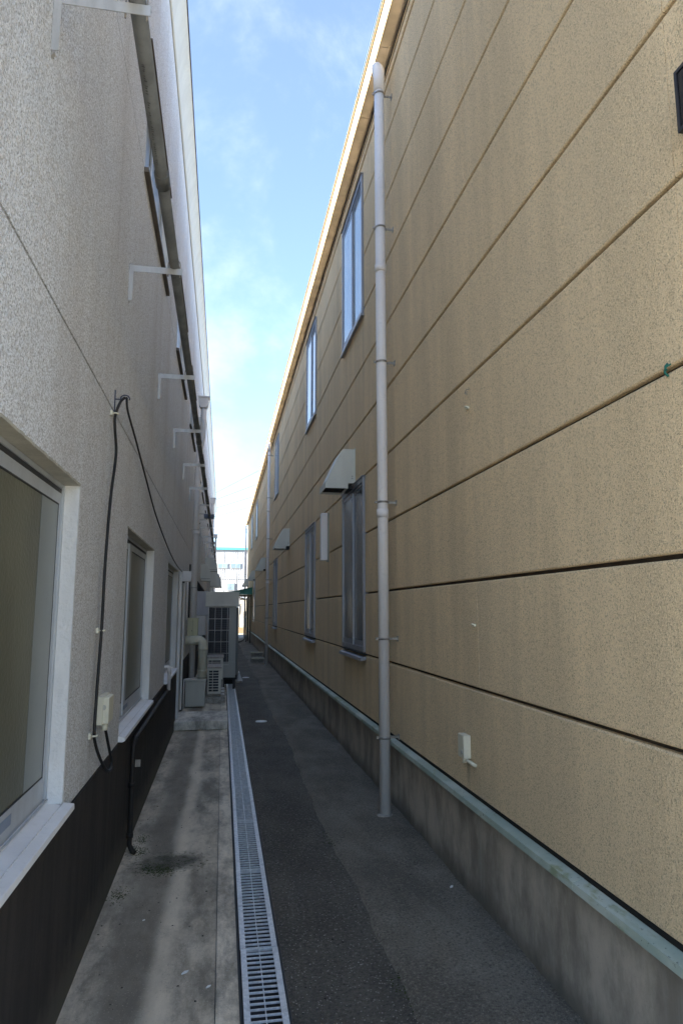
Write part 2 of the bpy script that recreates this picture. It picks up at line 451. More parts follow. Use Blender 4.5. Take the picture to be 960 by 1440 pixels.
# moss crumbs and grit
def crumbs(name, mat, label, cat, spots, n, size, sx, sy):
    b = MB()
    for k in range(n):
        cx, cy, z0 = spots[k % len(spots)]
        x = cx + rnd.gauss(0, sx); y = cy + rnd.gauss(0, sy); s_ = size * rnd.uniform(.4, 1.3)
        h = s_ * rnd.uniform(.3, .8); i = len(b.v)
        for a in range(5):
            t = a * 1.2566 + rnd.random() * .6; b.v.append((x + s_ * math.cos(t), y + s_ * math.sin(t), z0))
        b.v.append((x, y, z0 + h))
        for a in range(5): b.f.append((i + a, i + (a + 1) % 5, i + 5)); b.sm.append(False); b.mi.append(0)
    return tag(b.build(name, mat), label, cat, None, 'stuff')
crumbs('moss', MMOSS, 'green moss tufts around the foot of the black drain pipe', 'moss', [(-.50, 4.95, 0), (-.52, 5.2, 0), (-.42, 4.62, 0), (-.30, 4.6, 0), (-.54, 4.25, 0), (-.35, 4.6, 0), (-.55, 5.0, 0)], 1100, .0042, .028, .05)
crumbs('moss', MMOSS, 'moss growing in the seam between the two strips of asphalt', 'moss', [(.83, 3.55, 0), (.80, 3.0, 0), (.81, 3.05, 0), (.79, 5.0, 0)], 160, .006, .02, .09)
grit = [(.80 + .55 * rnd.random(), 2.6 + 9 * rnd.random() ** 1.4, .008) for _ in range(140)] + [(-.58 + .55 * rnd.random(), 2.8 + 6.5 * rnd.random(), 0) for _ in range(110)] + [(.33 + .45 * rnd.random(), 2.6 + 7 * rnd.random(), .001) for _ in range(120)]
crumbs('gravel', simple('grit', (.05, .047, .04), .9, .6, 60, streak=False), 'dark grit scattered over the alley floor', 'gravel', grit, 420, .0055, .004, .004)
crumbs('gravel', simple('pale_grit', (.36, .35, .32), .9, .3, 60, streak=False), 'pale stone chips scattered over the asphalt', 'gravel', [(.33 + 1.05 * rnd.random(), 2.6 + 11 * rnd.random() ** 1.6, .003) for _ in range(1300)], 1300, .0038, .01, .01)
for o_ in bpy.data.objects:
    if o_.name == 'gravel.001':
        for v_ in o_.data.vertices: v_.co.z += .012 * (v_.co.x > .8)

# ================================================================== DRAIN GRATING
def make_grate():
    t = thing('drain_grating', 'x', 'drain grating', (0.21, 2.5, 0), 'steel gratings over the drain')
    b = MB(); x0, x1 = .122, .297; y0, y1 = 2.5, 3.494
    for (a, c) in ((x0, x0 + .026), (x1 - .026, x1)):
        b.prism([(a, .004), (a, .010), (c, .010), (c, .004), (c, -.02), (c - .004, -.02), (c - .004, .004)], y0, y1)
    b.build('frame', MG, t)
    e = MB(); e.box(x0 + .026, x1 - .026, y0 + .001, y0 + .006, -.004, .0095); e.build('end_bar', MG, t); e = MB(); e.box(x0 + .026, x1 - .026, y1 - .006, y1 - .001, -.004, .0095); e.build('end_bar', MG, t)
    MB().box(.2075, .2115, y0 + .006, y1 - .006, .002, .0075).build('tie_rod', MG, t)
    bar = None
    for k in range(1, 24):
        y = y0 + k * .994 / 24
        if bar is None:
            bar = MB().box(x0 + .026, x1 - .026, y - .002, y + .002, .0005, .009).build('cross_bar', MG, t); y00 = y
        else:
            c = bar.copy(); c.location = (0, y - y00, 0); COL.objects.link(c); c.parent = t
    return t
gr = make_grate()
for k in range(15):
    loc = (.21 + .0005 * math.sin(k * 2.1), 1.5 + k * 1.0, .0008 * math.sin(k * 3.3))
    words = ['nearest', 'second', 'third', 'fourth', 'fifth', 'sixth', 'seventh', 'eighth', 'ninth', 'tenth', 'eleventh', 'twelfth', 'thirteenth', 'fourteenth', 'farthest']
    lab = 'galvanised drain grating, the %s one counting from the bottom of the photo' % words[max(0, k - 1)]
    if k == 0: lab = 'galvanised drain grating just below the bottom edge of the photo'
    if k >= 13: lab = 'galvanised drain grating hidden under the tall outdoor unit, %s' % ('nearer one' if k == 13 else 'farther one')
    o = gr if k == 0 else dup(gr, loc)
    o.location = loc; o['label'] = lab; o.rotation_euler.z = R(.04 * math.sin(k * 4.4))

# ================================================================== RIGHT BUILDING
YB0, YB1 = .8, 41.2  # near end set just out of view so more sky light enters
RB = thing('warehouse', 'tan panelled two-storey building along the right of the alley', 'building', (XR, 10, 0))
z_rows = [.584] + [1.163 + .606 * k for k in range(9)] + [6.62]
ycols = [.8, 1.8, 3.65, 5.48] + [5.48 + 1.22, 7.95]
y = 9.2
while y < YB1 - .5: ycols.append(y); y += 1.2525
ycols[-1] = YB1
low_w = [(6.70, 7.95), (10.45, 11.705), (17.97, 19.22), (30.49, 31.74)]
up_w = [(6.70, 7.95), (10.45, 11.705), (17.97, 19.22), (29.24, 30.49), (34.25, 35.5)]
def near(a, b): return abs(a - b) < .15
GAPZ, GAPY = .0092, .0020
body = MB()
body.box(XR + .03, XR + 14, YB0, YB1, .546, 6.705)
body.build('wall_backing', MJNT, RB)
pcount = 0; far_p = MB(); meshes = {}
for i in range(len(ycols) - 1):
    y0, y1 = ycols[i], ycols[i + 1]
    lw = any(near(y0, a) for a, b in low_w); uw = any(near(y0, a) for a, b in up_w)
    for j in range(len(z_rows) - 1):
        z0, z1 = z_rows[j], z_rows[j + 1]
        if lw and 1.1 < z0 < 2.9: continue
        if uw and 4.7 < z0 < 5.9: continue
        if uw and 5.9 < z0 < 6.2: z0 = 6.38
        zz0, zz1, yy0, yy1 = z0 + GAPZ, z1 - GAPZ, y0 + GAPY, y1 - GAPY
        if j == 0: zz0 = z0
        off = rnd.uniform(-.0004, .0004)
        P = [(XR + off, zz0 + .006), (XR + off, zz1 - .008), (XR + .006, zz1), (XR + .03, zz1), (XR + .03, zz0), (XR + .005, zz0)]
        b = far_p if (pcount >= 285 or y0 > 36.5) else MB()
        b.prism(P, yy0, yy1)
        if b is not far_p:
            b.build('panel', MT, RB); pcount += 1
if far_p.v: tag(far_p.build('panel', MT, RB), kind='stuff')
# foundation and flashing
box1('base_gap', MBLK, RB, XR + .008, XR + .0295, YB0, YB1, .553, .592)
box1('foundation', MF, RB, XR + .012, XR + 13.9, YB0 + .01, YB1 - .01, -.3, .545)
k = 0; yy = YB0
while yy < YB1:
    y2 = min(yy + 1.82, YB1); dx = .001 * (k % 2); sh = rnd.uniform(-.0015, .0015)
    P = [(XR + .028, .565 + sh), (XR - .040 - dx, .548 + sh), (XR - .044 - dx, .520 + sh), (XR - .040 - dx, .518 + sh), (XR - .036 - dx, .540 + sh), (XR + .028, .553 + sh)]
    MB().prism(P, yy, y2 - .0015).build('flashing', MFL, RB); yy = y2; k += 1
# eaves: frieze strip, dark slot, soffit boards, fascia lengths
box1('frieze', MT, RB, XR - .012, XR + .03, YB0, YB1, 6.50, 6.635)
box1('frieze_trim', MFASC, RB, XR - .018, XR - .0125, YB0, YB1, 6.580, 6.592)
box1('eave_gap', MBLK, RB, XR - .004, XR + .03, YB0, YB1, 6.64, 6.705)
yy = YB0; k = 0
while yy < YB1:
    y2 = min(yy + .91, YB1)
    MB().box(XR - .128, XR - .028, yy + .003, y2 - .003, 6.690 + .001 * (k % 2), 6.70).build('soffit_board', MSOF, RB)
    yy = y2; k += 1
yy = YB0; k = 0
while yy < YB1:
    y2 = min(yy + 1.82, YB1); o_ = .0015 * (k % 2)
    P = [(XR - .135 - o_, 6.675), (XR - .137 - o_, 6.90), (XR - .150 - o_, 6.905), (XR - .150 - o_, 6.925), (XR - .10, 6.93), (XR - .13, 6.90), (XR - .1295, 6.675)]
    MB().prism(P, yy, y2 - .002).build('fascia', MFASC, RB); yy = y2; k += 1
rf = MB(); rf.prism([(XR - .16, 6.935), (XR + 7, 8.3), (XR + 14.2, 6.935), (XR + 14.2, 6.93), (XR - .16, 6.928)], YB0 - .1, YB1 + .1)
rf.build('roof', MROOF, RB)
box1('eave_beam', MSOF, RB, XR - .09, XR + 13.9, YB0 + .02, YB1 - .02, 6.71, 6.92)

def right_window(y0, y1, z0, z1, glass, upper, copy_from=None):
    if copy_from:
        src, sy = copy_from
        c = dup(src, (src.location.x, src.location.y + (y0 - sy), src.location.z)); return c
    fr = MB(); X0 = XR - .022; X1 = XR + .03; w = .038
    fr.box(X0, X1, y0 + .004, y0 + w, z0, z1); fr.box(X0, X1, y1 - w, y1 - .004, z0, z1)
    fr.box(X0, X1, y0 + w, y1 - w, z1 - w - .01, z1); fr.box(X0, X1, y0 + w, y1 - w, z0, z0 + .05)
    fr.box(X0 + .012, X1, y0 + w, y1 - w, z1 - .075, z1 - w - .012)
    f = fr.build('window', MAL, RB)
    head = MB().prism([(XR + .03, z1 + .016), (X0 - .012, z1 + .010), (X0 - .014, z1 + .002), (XR + .03, z1 + .003)], y0, y1).build('head_drip', MAL, f)
    if upper:
        s_ = MB().prism([(XR + .03, z0 - .001), (X0 - .016, z0 - .012), (X0 - .018, z0 - .034), (XR + .03, z0 - .02)], y0 - .01, y1 + .01).build('sill', MAL, f)
    else:
        s_ = MB(); s_.prism([(XR + .03, z0 - .03), (X0 - .030, z0 - .055), (X0 - .034, z0 - .085), (XR + .03, z0 - .07)], y0 - .01, y1 + .01); s_.build('sill', MAL, f)
        gp = MB(); gp.box(XR - .004, XR + .03, y0 + .01, y1 - .01, z0 - .03, z0 - .001); gp.box(X0 - .008, XR, y0 + .004, y1 - .004, z0 - .016, z0 - .008); gp.build('track', MALD, f)
    ym = (y0 + y1) / 2
    for (a, b_, dx) in ((y0 + w, ym + .02, .006), (ym - .02, y1 - w, -.008)):
        xa = XR + dx; sb = MB(); t = .030
        sb.box(xa - .006, xa + .010, a, a + t, z0 + .05, z1 - .075); sb.box(xa - .006, xa + .010, b_ - t, b_, z0 + .05, z1 - .075)
        sb.box(xa - .0055, xa + .0095, a + t, b_ - t, z0 + .05, z0 + .105); sb.box(xa - .0055, xa + .0095, a + t, b_ - t, z1 - .105, z1 - .075)
        sb.build('sash', MAL, f)
        gs = MB(); gs.box(xa - .001, xa + .005, a + t, b_ - t, z0 + .105, z1 - .105)
        gs.build('pane', glass, f)
    return f
wl = None
for i, (a, b_) in enumerate(low_w):
    if wl is None: wl = (right_window(a + .003, b_ - .003, 1.185, 2.965, MGLF, False), a + .003)
    else: right_window(a, b_, 0, 0, None, False, (wl[0], wl[1] - .003))
wu = None
for i, (a, b_) in enumerate(up_w):
    if wu is None: wu = (right_window(a + .003, b_ - .003, 4.745, 6.372, MGLU, True), a + .003)
    else: right_window(a, b_, 0, 0, None, True, (wu[0], wu[1] - .003))

# downpipes on the right wall
def downpipe_right(yc, ztop, label, r=.044, clamps=(6.26, 4.95, 3.71, 2.49, 1.37, .60), elbow=True):
    t = thing('downpipe', label, 'downpipe', (1.29, yc, 0), 'downpipes on the tan wall')
    b = MB(); x = 1.29
    if elbow:
        pts = [(x, yc, -.02), (x, yc, ztop - .02)]
        b.tube(pts, r, 20)
    else: b.tube([(x, yc, -.02), (x, yc, ztop)], r, 20)
    b.build('pipe', MPVC, t)
    if elbow:
        e = MB(); e.tube([(x, yc, ztop - .17), (x, yc, ztop - .02), (x - .002, yc + .004, ztop + .02), (x - .005, yc + .012, ztop + .055), (x - .008, yc + .026, ztop + .085), (x - .010, yc + .045, ztop + .115)], [r + .006, r + .006, r + .011, r + .011, r + .008, r + .003], 20); e.build('elbow', MPVC, t)
    MB().tube([(x, yc, .0), (x, yc, .016), (x, yc, .026)], [r + .03, r + .022, r + .004], 16).build('base_collar', MBLOCK, t)
    for zz in (2.43, 4.6 if ztop > 6 else 4.0):
        MB().tube([(x, yc, zz - .07), (x, yc, zz)], r + .005, 20).build('socket', MPVC, t)
    for zz in clamps:
        c = MB()
        c.tube([(x, yc, zz - .008), (x, yc, zz + .008)], r + .004, 18)
        c.box(x - r - .022, x - r - .002, yc - .004, yc + .004, zz - .010, zz + .010)
        c.box(x + r - .002, XR + .004, yc + .010, yc + .015, zz - .010, zz + .010)
        c.box(x + r + .01, x + r + .018, yc + .003, yc + .022, zz - .005, zz + .005); c.box(x + r + .03, x + r + .038, yc + .003, yc + .022, zz - .005, zz + .005)
        c.box(XR - .004, XR + .001, yc - .01, yc + .03, zz - .022, zz + .022)
        c.build('pipe_clamp', MSTS, t)
    return t
downpipe_right(5.42, 6.46, 'nearest white downpipe on the tan wall, in front of the windows')
downpipe_right(20.2, 6.55, 'second white downpipe on the tan wall, rising behind the hollow blocks')
downpipe_right(40.9, 6.55, 'farthest white downpipe, at the far corner of the tan building')

# vent hoods on the right wall
def hood_right():
    t = thing('vent_hood', 'x', 'vent hood', (XR, 7.2, 2.9), 'steel vent hoods on the tan wall')
    y0, y1 = 7.2, 7.62
    b = MB(); b.prism([(XR - .003, 3.37), (1.285, 3.37), (1.262, 3.362), (1.245, 3.34), (1.085, 3.0), (1.085, 2.985), (XR - .003, 2.985)], y0, y1)
    b.build('cowl', MHOOD, t, .004)
    p = MB(); p.box(XR - .006, XR - .0035, y0 - .015, y1 + .015, 2.98, 3.385); p.build('back_plate', MHOOD, t)
    q = MB(); x0, x1, zt, zb = 1.072, 1.325, 2.992, 2.925
    q.box(x0, x0 + .006, y0 - .006, y1 + .006, zb, zt); q.box(x1 - .006, x1, y0 - .006, y1 + .006, zb, zt)
    q.box(x0 + .006, x1 - .006, y0 - .006, y0, zb, zt); q.box(x0 + .006, x1 - .006, y1, y1 + .006, zb, zt); q.build('outlet_frame', MHOOD, t)
    MB().box(x0 + .006, x1 - .006, y0, y1, zb + .025, zt - .007).build('recess_dark_fill', MBLK, t)  # solid black box standing in for the shade inside the outlet
    MB().box(1.345, XR - .004, y0 + .05, y1 - .05, 2.93, 2.985).build('bracket', MALD, t)
    s_ = MB()
    for zz in (3.06, 3.035): s_.box(1.365, 1.38, y0 - .002, y0, zz, zz + .006)
    s_.build('vent_slot', MALD, t)
    return t
hd = hood_right(); hd['label'] = 'largest vent hood, above the first ground-floor window of the tan wall'
for yy, lab in ((14.68, 'second vent hood along the tan wall, left of the white box lamp'), (23.05, 'third vent hood along the tan wall, half hidden by the far downpipe'),
                (30.8, 'fourth vent hood on the tan wall, over the farthest narrow window'), (39.2, 'farthest vent hood, at the end of the tan wall above the green canopy')):
    dup(hd, (XR, yy, 2.9), lab)

# white wall lamp
t = thing('wall_lamp', 'tall white box lamp on the tan wall between two windows', 'wall lamp', (XR, 9.1, 2.6))
MB().box(1.300, XR - .025, 9.07, 9.20, 2.27, 2.92).build('cover', MLAMP, t, .012)
MB().box(XR - .025, XR - .002, 9.075, 9.195, 2.255, 2.915).build('back_plate', MBEIG, t)

# small things on the right wall
t = thing('junction_box', 'beige switch box low on the tan wall near a thin seam', 'junction box', (XR, 3.85, .85))
MB().box(XR - .048, XR - .003, 3.80, 3.90, .765, .895).build('cover', MBEI, t, .006)
MB().tube([(XR - .049, 3.83, .80), (XR - .052, 3.83, .80)], .012, 14).build('knockout', MBEIG, t)
MB().tube([(XR - .025, 3.855, .765), (XR - .025, 3.855, .735)], .012, 12).build('gland', MBEI, t)
MB().tube([(XR - .028, 3.80, .757)] + arc((XR - .028, 3.775, .757), (0, .012, 0), (-.0, 0, -.0), 0, 90, 2) + [(XR - .025, 3.745, .757), (XR - .018, 3.735, .75), (XR, 3.73, .742)], .010, 12).build('elbow', MBEI, t)
def clip(y, z, label):
    t = thing('cable_clip', label, 'cable clip', (XR, y, z), 'empty cable clips on the tan wall')
    MB().box(XR - .014, XR, y - .012, y + .018, z - .007, z + .007).build('base', MBEI, t, .002)
    MB().tube([(XR - .012, y - .014, z + .004), (XR - .022, y - .006, z + .007), (XR - .022, y + .008, z + .004)], .004, 8).build('hook', MBEI, t)
clip(3.70, 2.79, 'beige cable clip on the tan wall below the tiny wire stub')
clip(3.69, 1.515, 'lower beige cable clip on the tan wall, above the switch box')
b = MB(); b.tube([(XR, 3.68, 2.90), (XR - .02, 3.69, 2.895), (XR - .022, 3.70, 2.875), (XR - .008, 3.695, 2.87)], .0022, 6); b.tube([(XR, 3.70, 2.895), (XR - .016, 3.705, 2.885), (XR - .012, 3.69, 2.865)], .0018, 6)
tag(b.build('wire_stub', MSTS), 'tiny twisted wire stub poking from the tan wall', 'wire')
b = MB(); b.tube([(XR - .001, 1.90, 2.395), (XR - .012, 1.895, 2.385), (XR - .013, 1.90, 2.365), (XR - .008, 1.89, 2.35)], .004, 7); b.tube([(XR, 1.885, 2.39), (XR - .01, 1.90, 2.382), (XR - .014, 1.888, 2.37)], .003, 6)
tag(b.build('string', MGREEN), 'short green string hanging from a groove in the tan wall', 'string')
t = thing('wall_light', 'black box light high on the near end of the tan wall', 'wall light', (XR, 1.5, 3.2))
b = MB(); x0, x1, y0, y1, z0, z1 = XR - .06, XR - .001, 1.26, 1.694, 3.06, 3.268
b.box(x0, x1, y0, y0 + .012, z0, z1); b.box(x0, x1, y1 - .012, y1, z0, z1); b.box(x0, x1, y0 + .012, y1 - .012, z0, z0 + .012); b.box(x0, x1, y0 + .012, y1 - .012, z1 - .012, z1)
b.build('housing', simple('black_lamp_housing', (.018, .018, .022), .35), t)
MB().box(x0 + .003, x1, y0 + .012, y1 - .012, z0 + .012, z1 - .012).build('lens', simple('black_lens', (.008, .007, .008), .25), t)

# ================================================================== LEFT BUILDING
LB = thing('workshop', 'white rough-rendered building along the left of the alley with dark base', 'building', (XL, 10, 0))
LW0 = .80                                                     # top of the dark base
lowL = [(1.20, 2.97), (4.45, 6.17), (7.75, 9.50)]; zl = (.84, 2.13)
upL = [(1.18 + 3.3 * k, 3.02 + 3.3 * k) for k in range(12)]; zu = (4.63, 5.62)
ZT = 7.50
def wall_section(y0, y1, z0, z1, holes):
    """front skin with openings, as one mesh: material 0 rough coat"""
    ys = sorted({y0, y1, *[h for a in holes for h in a[:2]]}); zs = sorted({z0, z1, *[h for a in holes for h in a[2:]]})
    b = MB()
    for i in range(len(ys) - 1):
        for j in range(len(zs) - 1):
            cy = (ys[i] + ys[i + 1]) / 2; cz = (zs[j] + zs[j + 1]) / 2
            if any(a < cy < c and e < cz < f for a, c, e, f in holes): continue
            b.face([(XL, ys[i], zs[j]), (XL, ys[i + 1], zs[j]), (XL, ys[i + 1], zs[j + 1]), (XL, ys[i], zs[j + 1])])
    for (a, c) in ((y0, 1), (y1, -1)):                        # section edges
        b.face([(XL, a, z0), (XL, a, z1), (XL - .02, a, z1), (XL - .02, a, z0)])
    for a in (z0, z1): b.face([(XL, y0, a), (XL, y1, a), (XL - .02, y1, a), (XL - .02, y0, a)])
    return b.build('render_coat', MW, LB)
gz = .006
ysec = [-2.5, 3.60, 9.78]
for (z0, z1, hs) in ((LW0, 2.67 - gz, [(a, b_, *zl) for a, b_ in lowL]), (2.67 + gz, 4.62 - gz * .5, []), (4.62 + gz * .5, 6.2, [(a, b_, *zu) for a, b_ in upL]), (6.2 + gz * .5, ZT, [])):
    cuts = [.1, 3.60, 7.05, 10.40, 13.7, 17.0, 23.6, 30.2, 41.5]  # first cut starts the wall short, opening the alley mouth to light
    for k in range(len(cuts) - 1):
        y0, y1 = cuts[k] + .0015, cuts[k + 1] - .0015
        wall_section(y0, y1, z0, z1, [(max(a, y0), min(b_, y1), c, d_) for a, b_, c, d_ in hs if b_ > y0 + .01 and a < y1 - .01])
# backing with recessed rooms left open behind the windows
bk = MB()
bk.box(XL - 9, XL - .16, .15, 41.45, .0, 7.45)
bk.build('wall_backing', simple('joint_backing', (.26, .25, .235), .9), LB)
fl = MB()
def strips(y0, y1, holes_y, z0, z1, zh0, zh1):
    for (a, c) in zip([y0] + [h[1] for h in holes_y], [h[0] for h in holes_y] + [y1]): fl.box(XL - .155, XL - .008, a, c, z0, z1)
    for (a, c) in holes_y: fl.box(XL - .155, XL - .008, a, c, z0, zh0); fl.box(XL - .155, XL - .008, a, c, zh1, z1)
strips(.15, 41.45, lowL, .0, 3.3, zl[0] - .005, zl[1] + .005); strips(.15, 41.45, upL, 3.3, 7.45, zu[0] - .005, zu[1] + .005)
fl.build('wall_core', bpy.data.materials['joint_backing'], LB)
# dark base, in lengths
wb = MB(); wb.box(XL - .155, XL + .006, .1, 9.80, -.2, .795); wb.box(XL - .155, XL + .006, 10.78, 41.5, -.2, .795)
wb.build('dark_base', MWA, LB)
# coping, and a soffit sloped into a cove to catch more light
MB().prism([(XL + .0005, 7.05), (XL + .012, 7.20), (XL + .040, 7.36), (XL + .075, 7.46), (XL + .108, 7.515), (XL + .112, 7.52), (XL + .0005, 7.52)], .05, 41.6, smooth=True).build('eave_cove', simple('cream_cove', (.66, .66, .60), .6, .05), LB)
MB().box(XL - 9.2, XL + .122, .03, 41.62, 7.522, 7.56).build('coping', simple('dark_coping', (.06, .05, .05), .6), LB)
MB().box(XL - 9, XL - .3, .0, 41.6, 7.56, 7.7).build('roof', MROOF, LB)

def left_window(y0, y1, z0, z1, kind):
    XG = XL - .072
    rv = MB(); e = .003
    # rough-edged reveals
    def skin(p, q, r_, s_, n=26):
        nonlocal rv
        p, q, r_, s_ = map(Vector, (p, q, r_, s_))
        for k in range(n):
            a, b_ = k / n, (k + 1) / n
            ja = .0035 * rnd.random() if 0 < k else 0
            rv.face([p.lerp(q, a), p.lerp(q, b_), s_.lerp(r_, b_), s_.lerp(r_, a)])
    skin((XL + .001, y1 - e, z0), (XL + .001, y1 - e, z1), (XG - .02, y1 - e, z1), (XG - .02, y1 - e, z0))
    rv2 = rv; rv = MB()
    skin((XL + .001, y0 + e, z0), (XL + .001, y0 + e, z1), (XG - .02, y0 + e, z1), (XG - .02, y0 + e, z0))
    rv, rv2 = rv2, rv
    if kind != 'up':
        # painted margin on the wall face with a crinkled edge
        for yy, sg in ((y1, 1),):
            for k in range(40):
                a = z0 + (z1 - z0) * k / 40; b_ = z0 + (z1 - z0) * (k + 1) / 40; w = .006 + .010 * rnd.random()
                rv.box(XL, XL + .0022, yy - .003, yy + w, a, b_)
    f = rv.build('window', MSM, LB); rv2.build('reveal', MSM, f)
    ln = MB()
    for k in range(40):
        a = y0 + (y1 - y0) * k / 40; b_ = y0 + (y1 - y0) * (k + 1) / 40
        ln.box(XG - .02, XL + .0008 + .004 * rnd.random(), a, b_, z1 - .010, z1 + .0)
    ln.build('lintel', MRV, f)
    s_ = MB()
    if kind == 'up':
        s_.prism([(XG - .02, z0 + .012), (XL + .030, z0 + .004), (XL + .032, z0 - .03), (XL - .01, z0 - .03), (XG - .02, z0 - .012)], y0 - .03, y1 + .03); s_.build('sill', simple('brown_sill', (.13, .11, .09), .7) if 'brown_sill' not in bpy.data.materials else bpy.data.materials['brown_sill'], f)
        MB().box(XL + .0325, XL + .037, y0 - .03, y1 + .03, z0 - .012, z0 + .008).build('drip_edge', MALW, f)
        hd_ = MB(); hd_.box(XL + .001, XL + .018, y0 - .03, y1 + .03, z1 + .001, z1 + .016); hd_.build('head_drip', bpy.data.materials['brown_sill'], f)
    else:
        s_.prism([(XG - .02, z0 + .014), (XG + .012, z0 + .014), (XG + .013, z0 + .004), (XL + .040, z0 - .010), (XL + .042, z0 - .032), (XL + .026, z0 - .040), (XG - .02, z0 - .034)], y0 - .0, y1 + .035); s_.build('sill', MSILL, f, .0025)
        tr = MB()
        for q in (.0, .016, .032): tr.box(XG - .018 + q, XG - .013 + q, y0 + .004, y1 - .004, z0 + .0145, z0 + .026 - q * .15)
        tr.build('track', MALW, f)
    # outer frame
    fr = MB(); w = .026; zt = z1 - .012; zb = z0 + (.012 if kind == 'up' else .027)
    fr.box(XG - .02, XG + .014, y0 + .0035, y0 + w, zb, zt); fr.box(XG - .02, XG + .014, y1 - w, y1 - .0035, zb, zt)
    fr.box(XG - .02, XG + .012, y0 + w, y1 - w, zt - .018, zt); fr.build('frame', MALW, f)
    ga = MB(); ga.box(XG - .02, XG + .006, y0 + w, y1 - w, zt - .036, zt - .0185); ga.box(XG - .02, XG + .004, y1 - w - .008, y1 - w - .0005, zb, zt - .036); ga.build('gasket', MALD, f)
    if kind == 'first': mids = [(y0 + w, 1.95, -.012), (1.90, y1 - w - .008, 0.)]
    elif kind == 'second': mids = [(y0 + w, 5.16, -.012), (5.10, y1 - w - .008, 0.)]
    else: mids = [(y0 + w, (y0 + y1) / 2 + .02, -.012), ((y0 + y1) / 2 - .02, y1 - w - .008, 0.)]
    for (a, b_, dx) in mids:
        sb = MB(); t_ = .10 if kind == 'second' and dx == 0 else .045; t2 = .016; bt = .085 if kind != 'up' else .05
        xa = XG + dx
        sb.box(xa - .008, xa + .006, a, a + t_, zb, zt - .037); sb.box(xa - .008, xa + .006, b_ - t2, b_, zb, zt - .037)
        sb.box(xa - .008, xa + .0055, a + t_, b_ - t2, zb, zb + bt); sb.box(xa - .008, xa + .0055, a + t_, b_ - t2, zt - .037 - .045, zt - .037)
        sb.build('sash', MALW, f)
        MB().box(xa - .003, xa + .001, a + t_, b_ - t2, zb + bt, zt - .082).build('pane', MGLD, f)
        if kind != 'up':
            gk = MB(); gk.box(xa - .004, xa + .0035, b_ - t2 - .006, b_ - t2, zb + bt + .006, zt - .088); gk.box(xa - .004, xa + .0036, a + t_, b_ - t2, zt - .088, zt - .082); gk.box(xa - .004, xa + .0036, a + t_, b_ - t2, zb + bt, zb + bt + .006); gk.build('gasket', MALD, f)
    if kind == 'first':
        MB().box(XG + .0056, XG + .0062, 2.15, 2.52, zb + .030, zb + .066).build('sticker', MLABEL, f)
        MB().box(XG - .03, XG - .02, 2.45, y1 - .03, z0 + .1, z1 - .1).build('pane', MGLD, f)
        MB().box(XG + .0016, XG + .0024, 2.66, y1 - w - .009 - .016, zb + .086, zt - .083).build('painted_reflection', simple('pane_reflection_tone', (.20, .225, .215), .3, .06), f)  # pale strip laid over the pane as a painted reflection
    if kind == 'second':
        MB().box(XG + .0056, XG + .0062, 5.10, 5.34, zb + .030, zb + .060).build('sticker', MLABEL, f)
    return f
for k, (a, b_) in enumerate(lowL): left_window(a, b_, *zl, ('first', 'second', 'third')[k])
u0 = None
for k, (a, b_) in enumerate(upL):
    if u0 is None: u0 = left_window(a, b_, *zu, 'up')
    else: dup(u0, (u0.location.x, u0.location.y + 3.3 * k, u0.location.z))
# side door on the step
dr = MB().box(XL - .02, XL + .012, 9.88, 10.70, .125, 2.12).build('door', simple('white_door', (.52, .52, .50), .5, .06), LB)
b = MB(); b.box(XL - .02, XL + .035, 9.84, 9.878, .123, 2.16); b.box(XL - .02, XL + .035, 10.702, 10.74, .123, 2.16); b.box(XL - .02, XL + .035, 9.878, 10.702, 2.122, 2.16); b.build('frame', MSM, dr)
MB().tube([(XL + .012, 9.95, 1.12), (XL + .05, 9.95, 1.12), (XL + .05, 10.05, 1.12)], .008, 8).build('handle', MSTL, dr)

# concrete step
tag(MB().box(XL + .007, .108, 9.58, 10.52, .006, .122).build('doorstep', MST, None, .008), 'pale concrete doorstep slab at the foot of the white wall', 'step')

# ---- long grey pipe carried on brackets
PX, PZ = -.345, 3.705
t = thing('long_pipe', 'long dark grey pipe running high along the white wall on brackets', 'pipe', (PX, 12, PZ))
MB().tube([(PX, .3, PZ), (PX, 41, PZ)], .030, 18).build('pipe', MPVD, t)
for yy in (3.17, 8.55, 13.2, 19.0, 25, 31): MB().tube([(PX, yy - .05, PZ), (PX, yy + .05, PZ)], .036, 18).build('coupling', MPVD, t)
b = MB(); yy = 2.42                                        # tiny worn print on the underside of the pipe, too blurred to read
rr = random.Random(3)
while yy < 3.05:
    w = rr.uniform(.006, .016)
    if rr.random() < .82:
        a0 = R(rr.uniform(-118, -112)); a1 = R(rr.uniform(-102, -90)); P = []
        for a in (a0, a1): P.append((PX + .0304 * math.cos(a), PZ + .0304 * math.sin(a)))
        b.face([(P[0][0], yy, P[0][1]), (P[1][0], yy, P[1][1]), (P[1][0], yy + w * .35, P[1][1]), (P[0][0], yy + w * .35, P[0][1])])
    yy += w
b.build('worn_print', simple('worn_print_ink', (.03, .032, .03), .6), t)

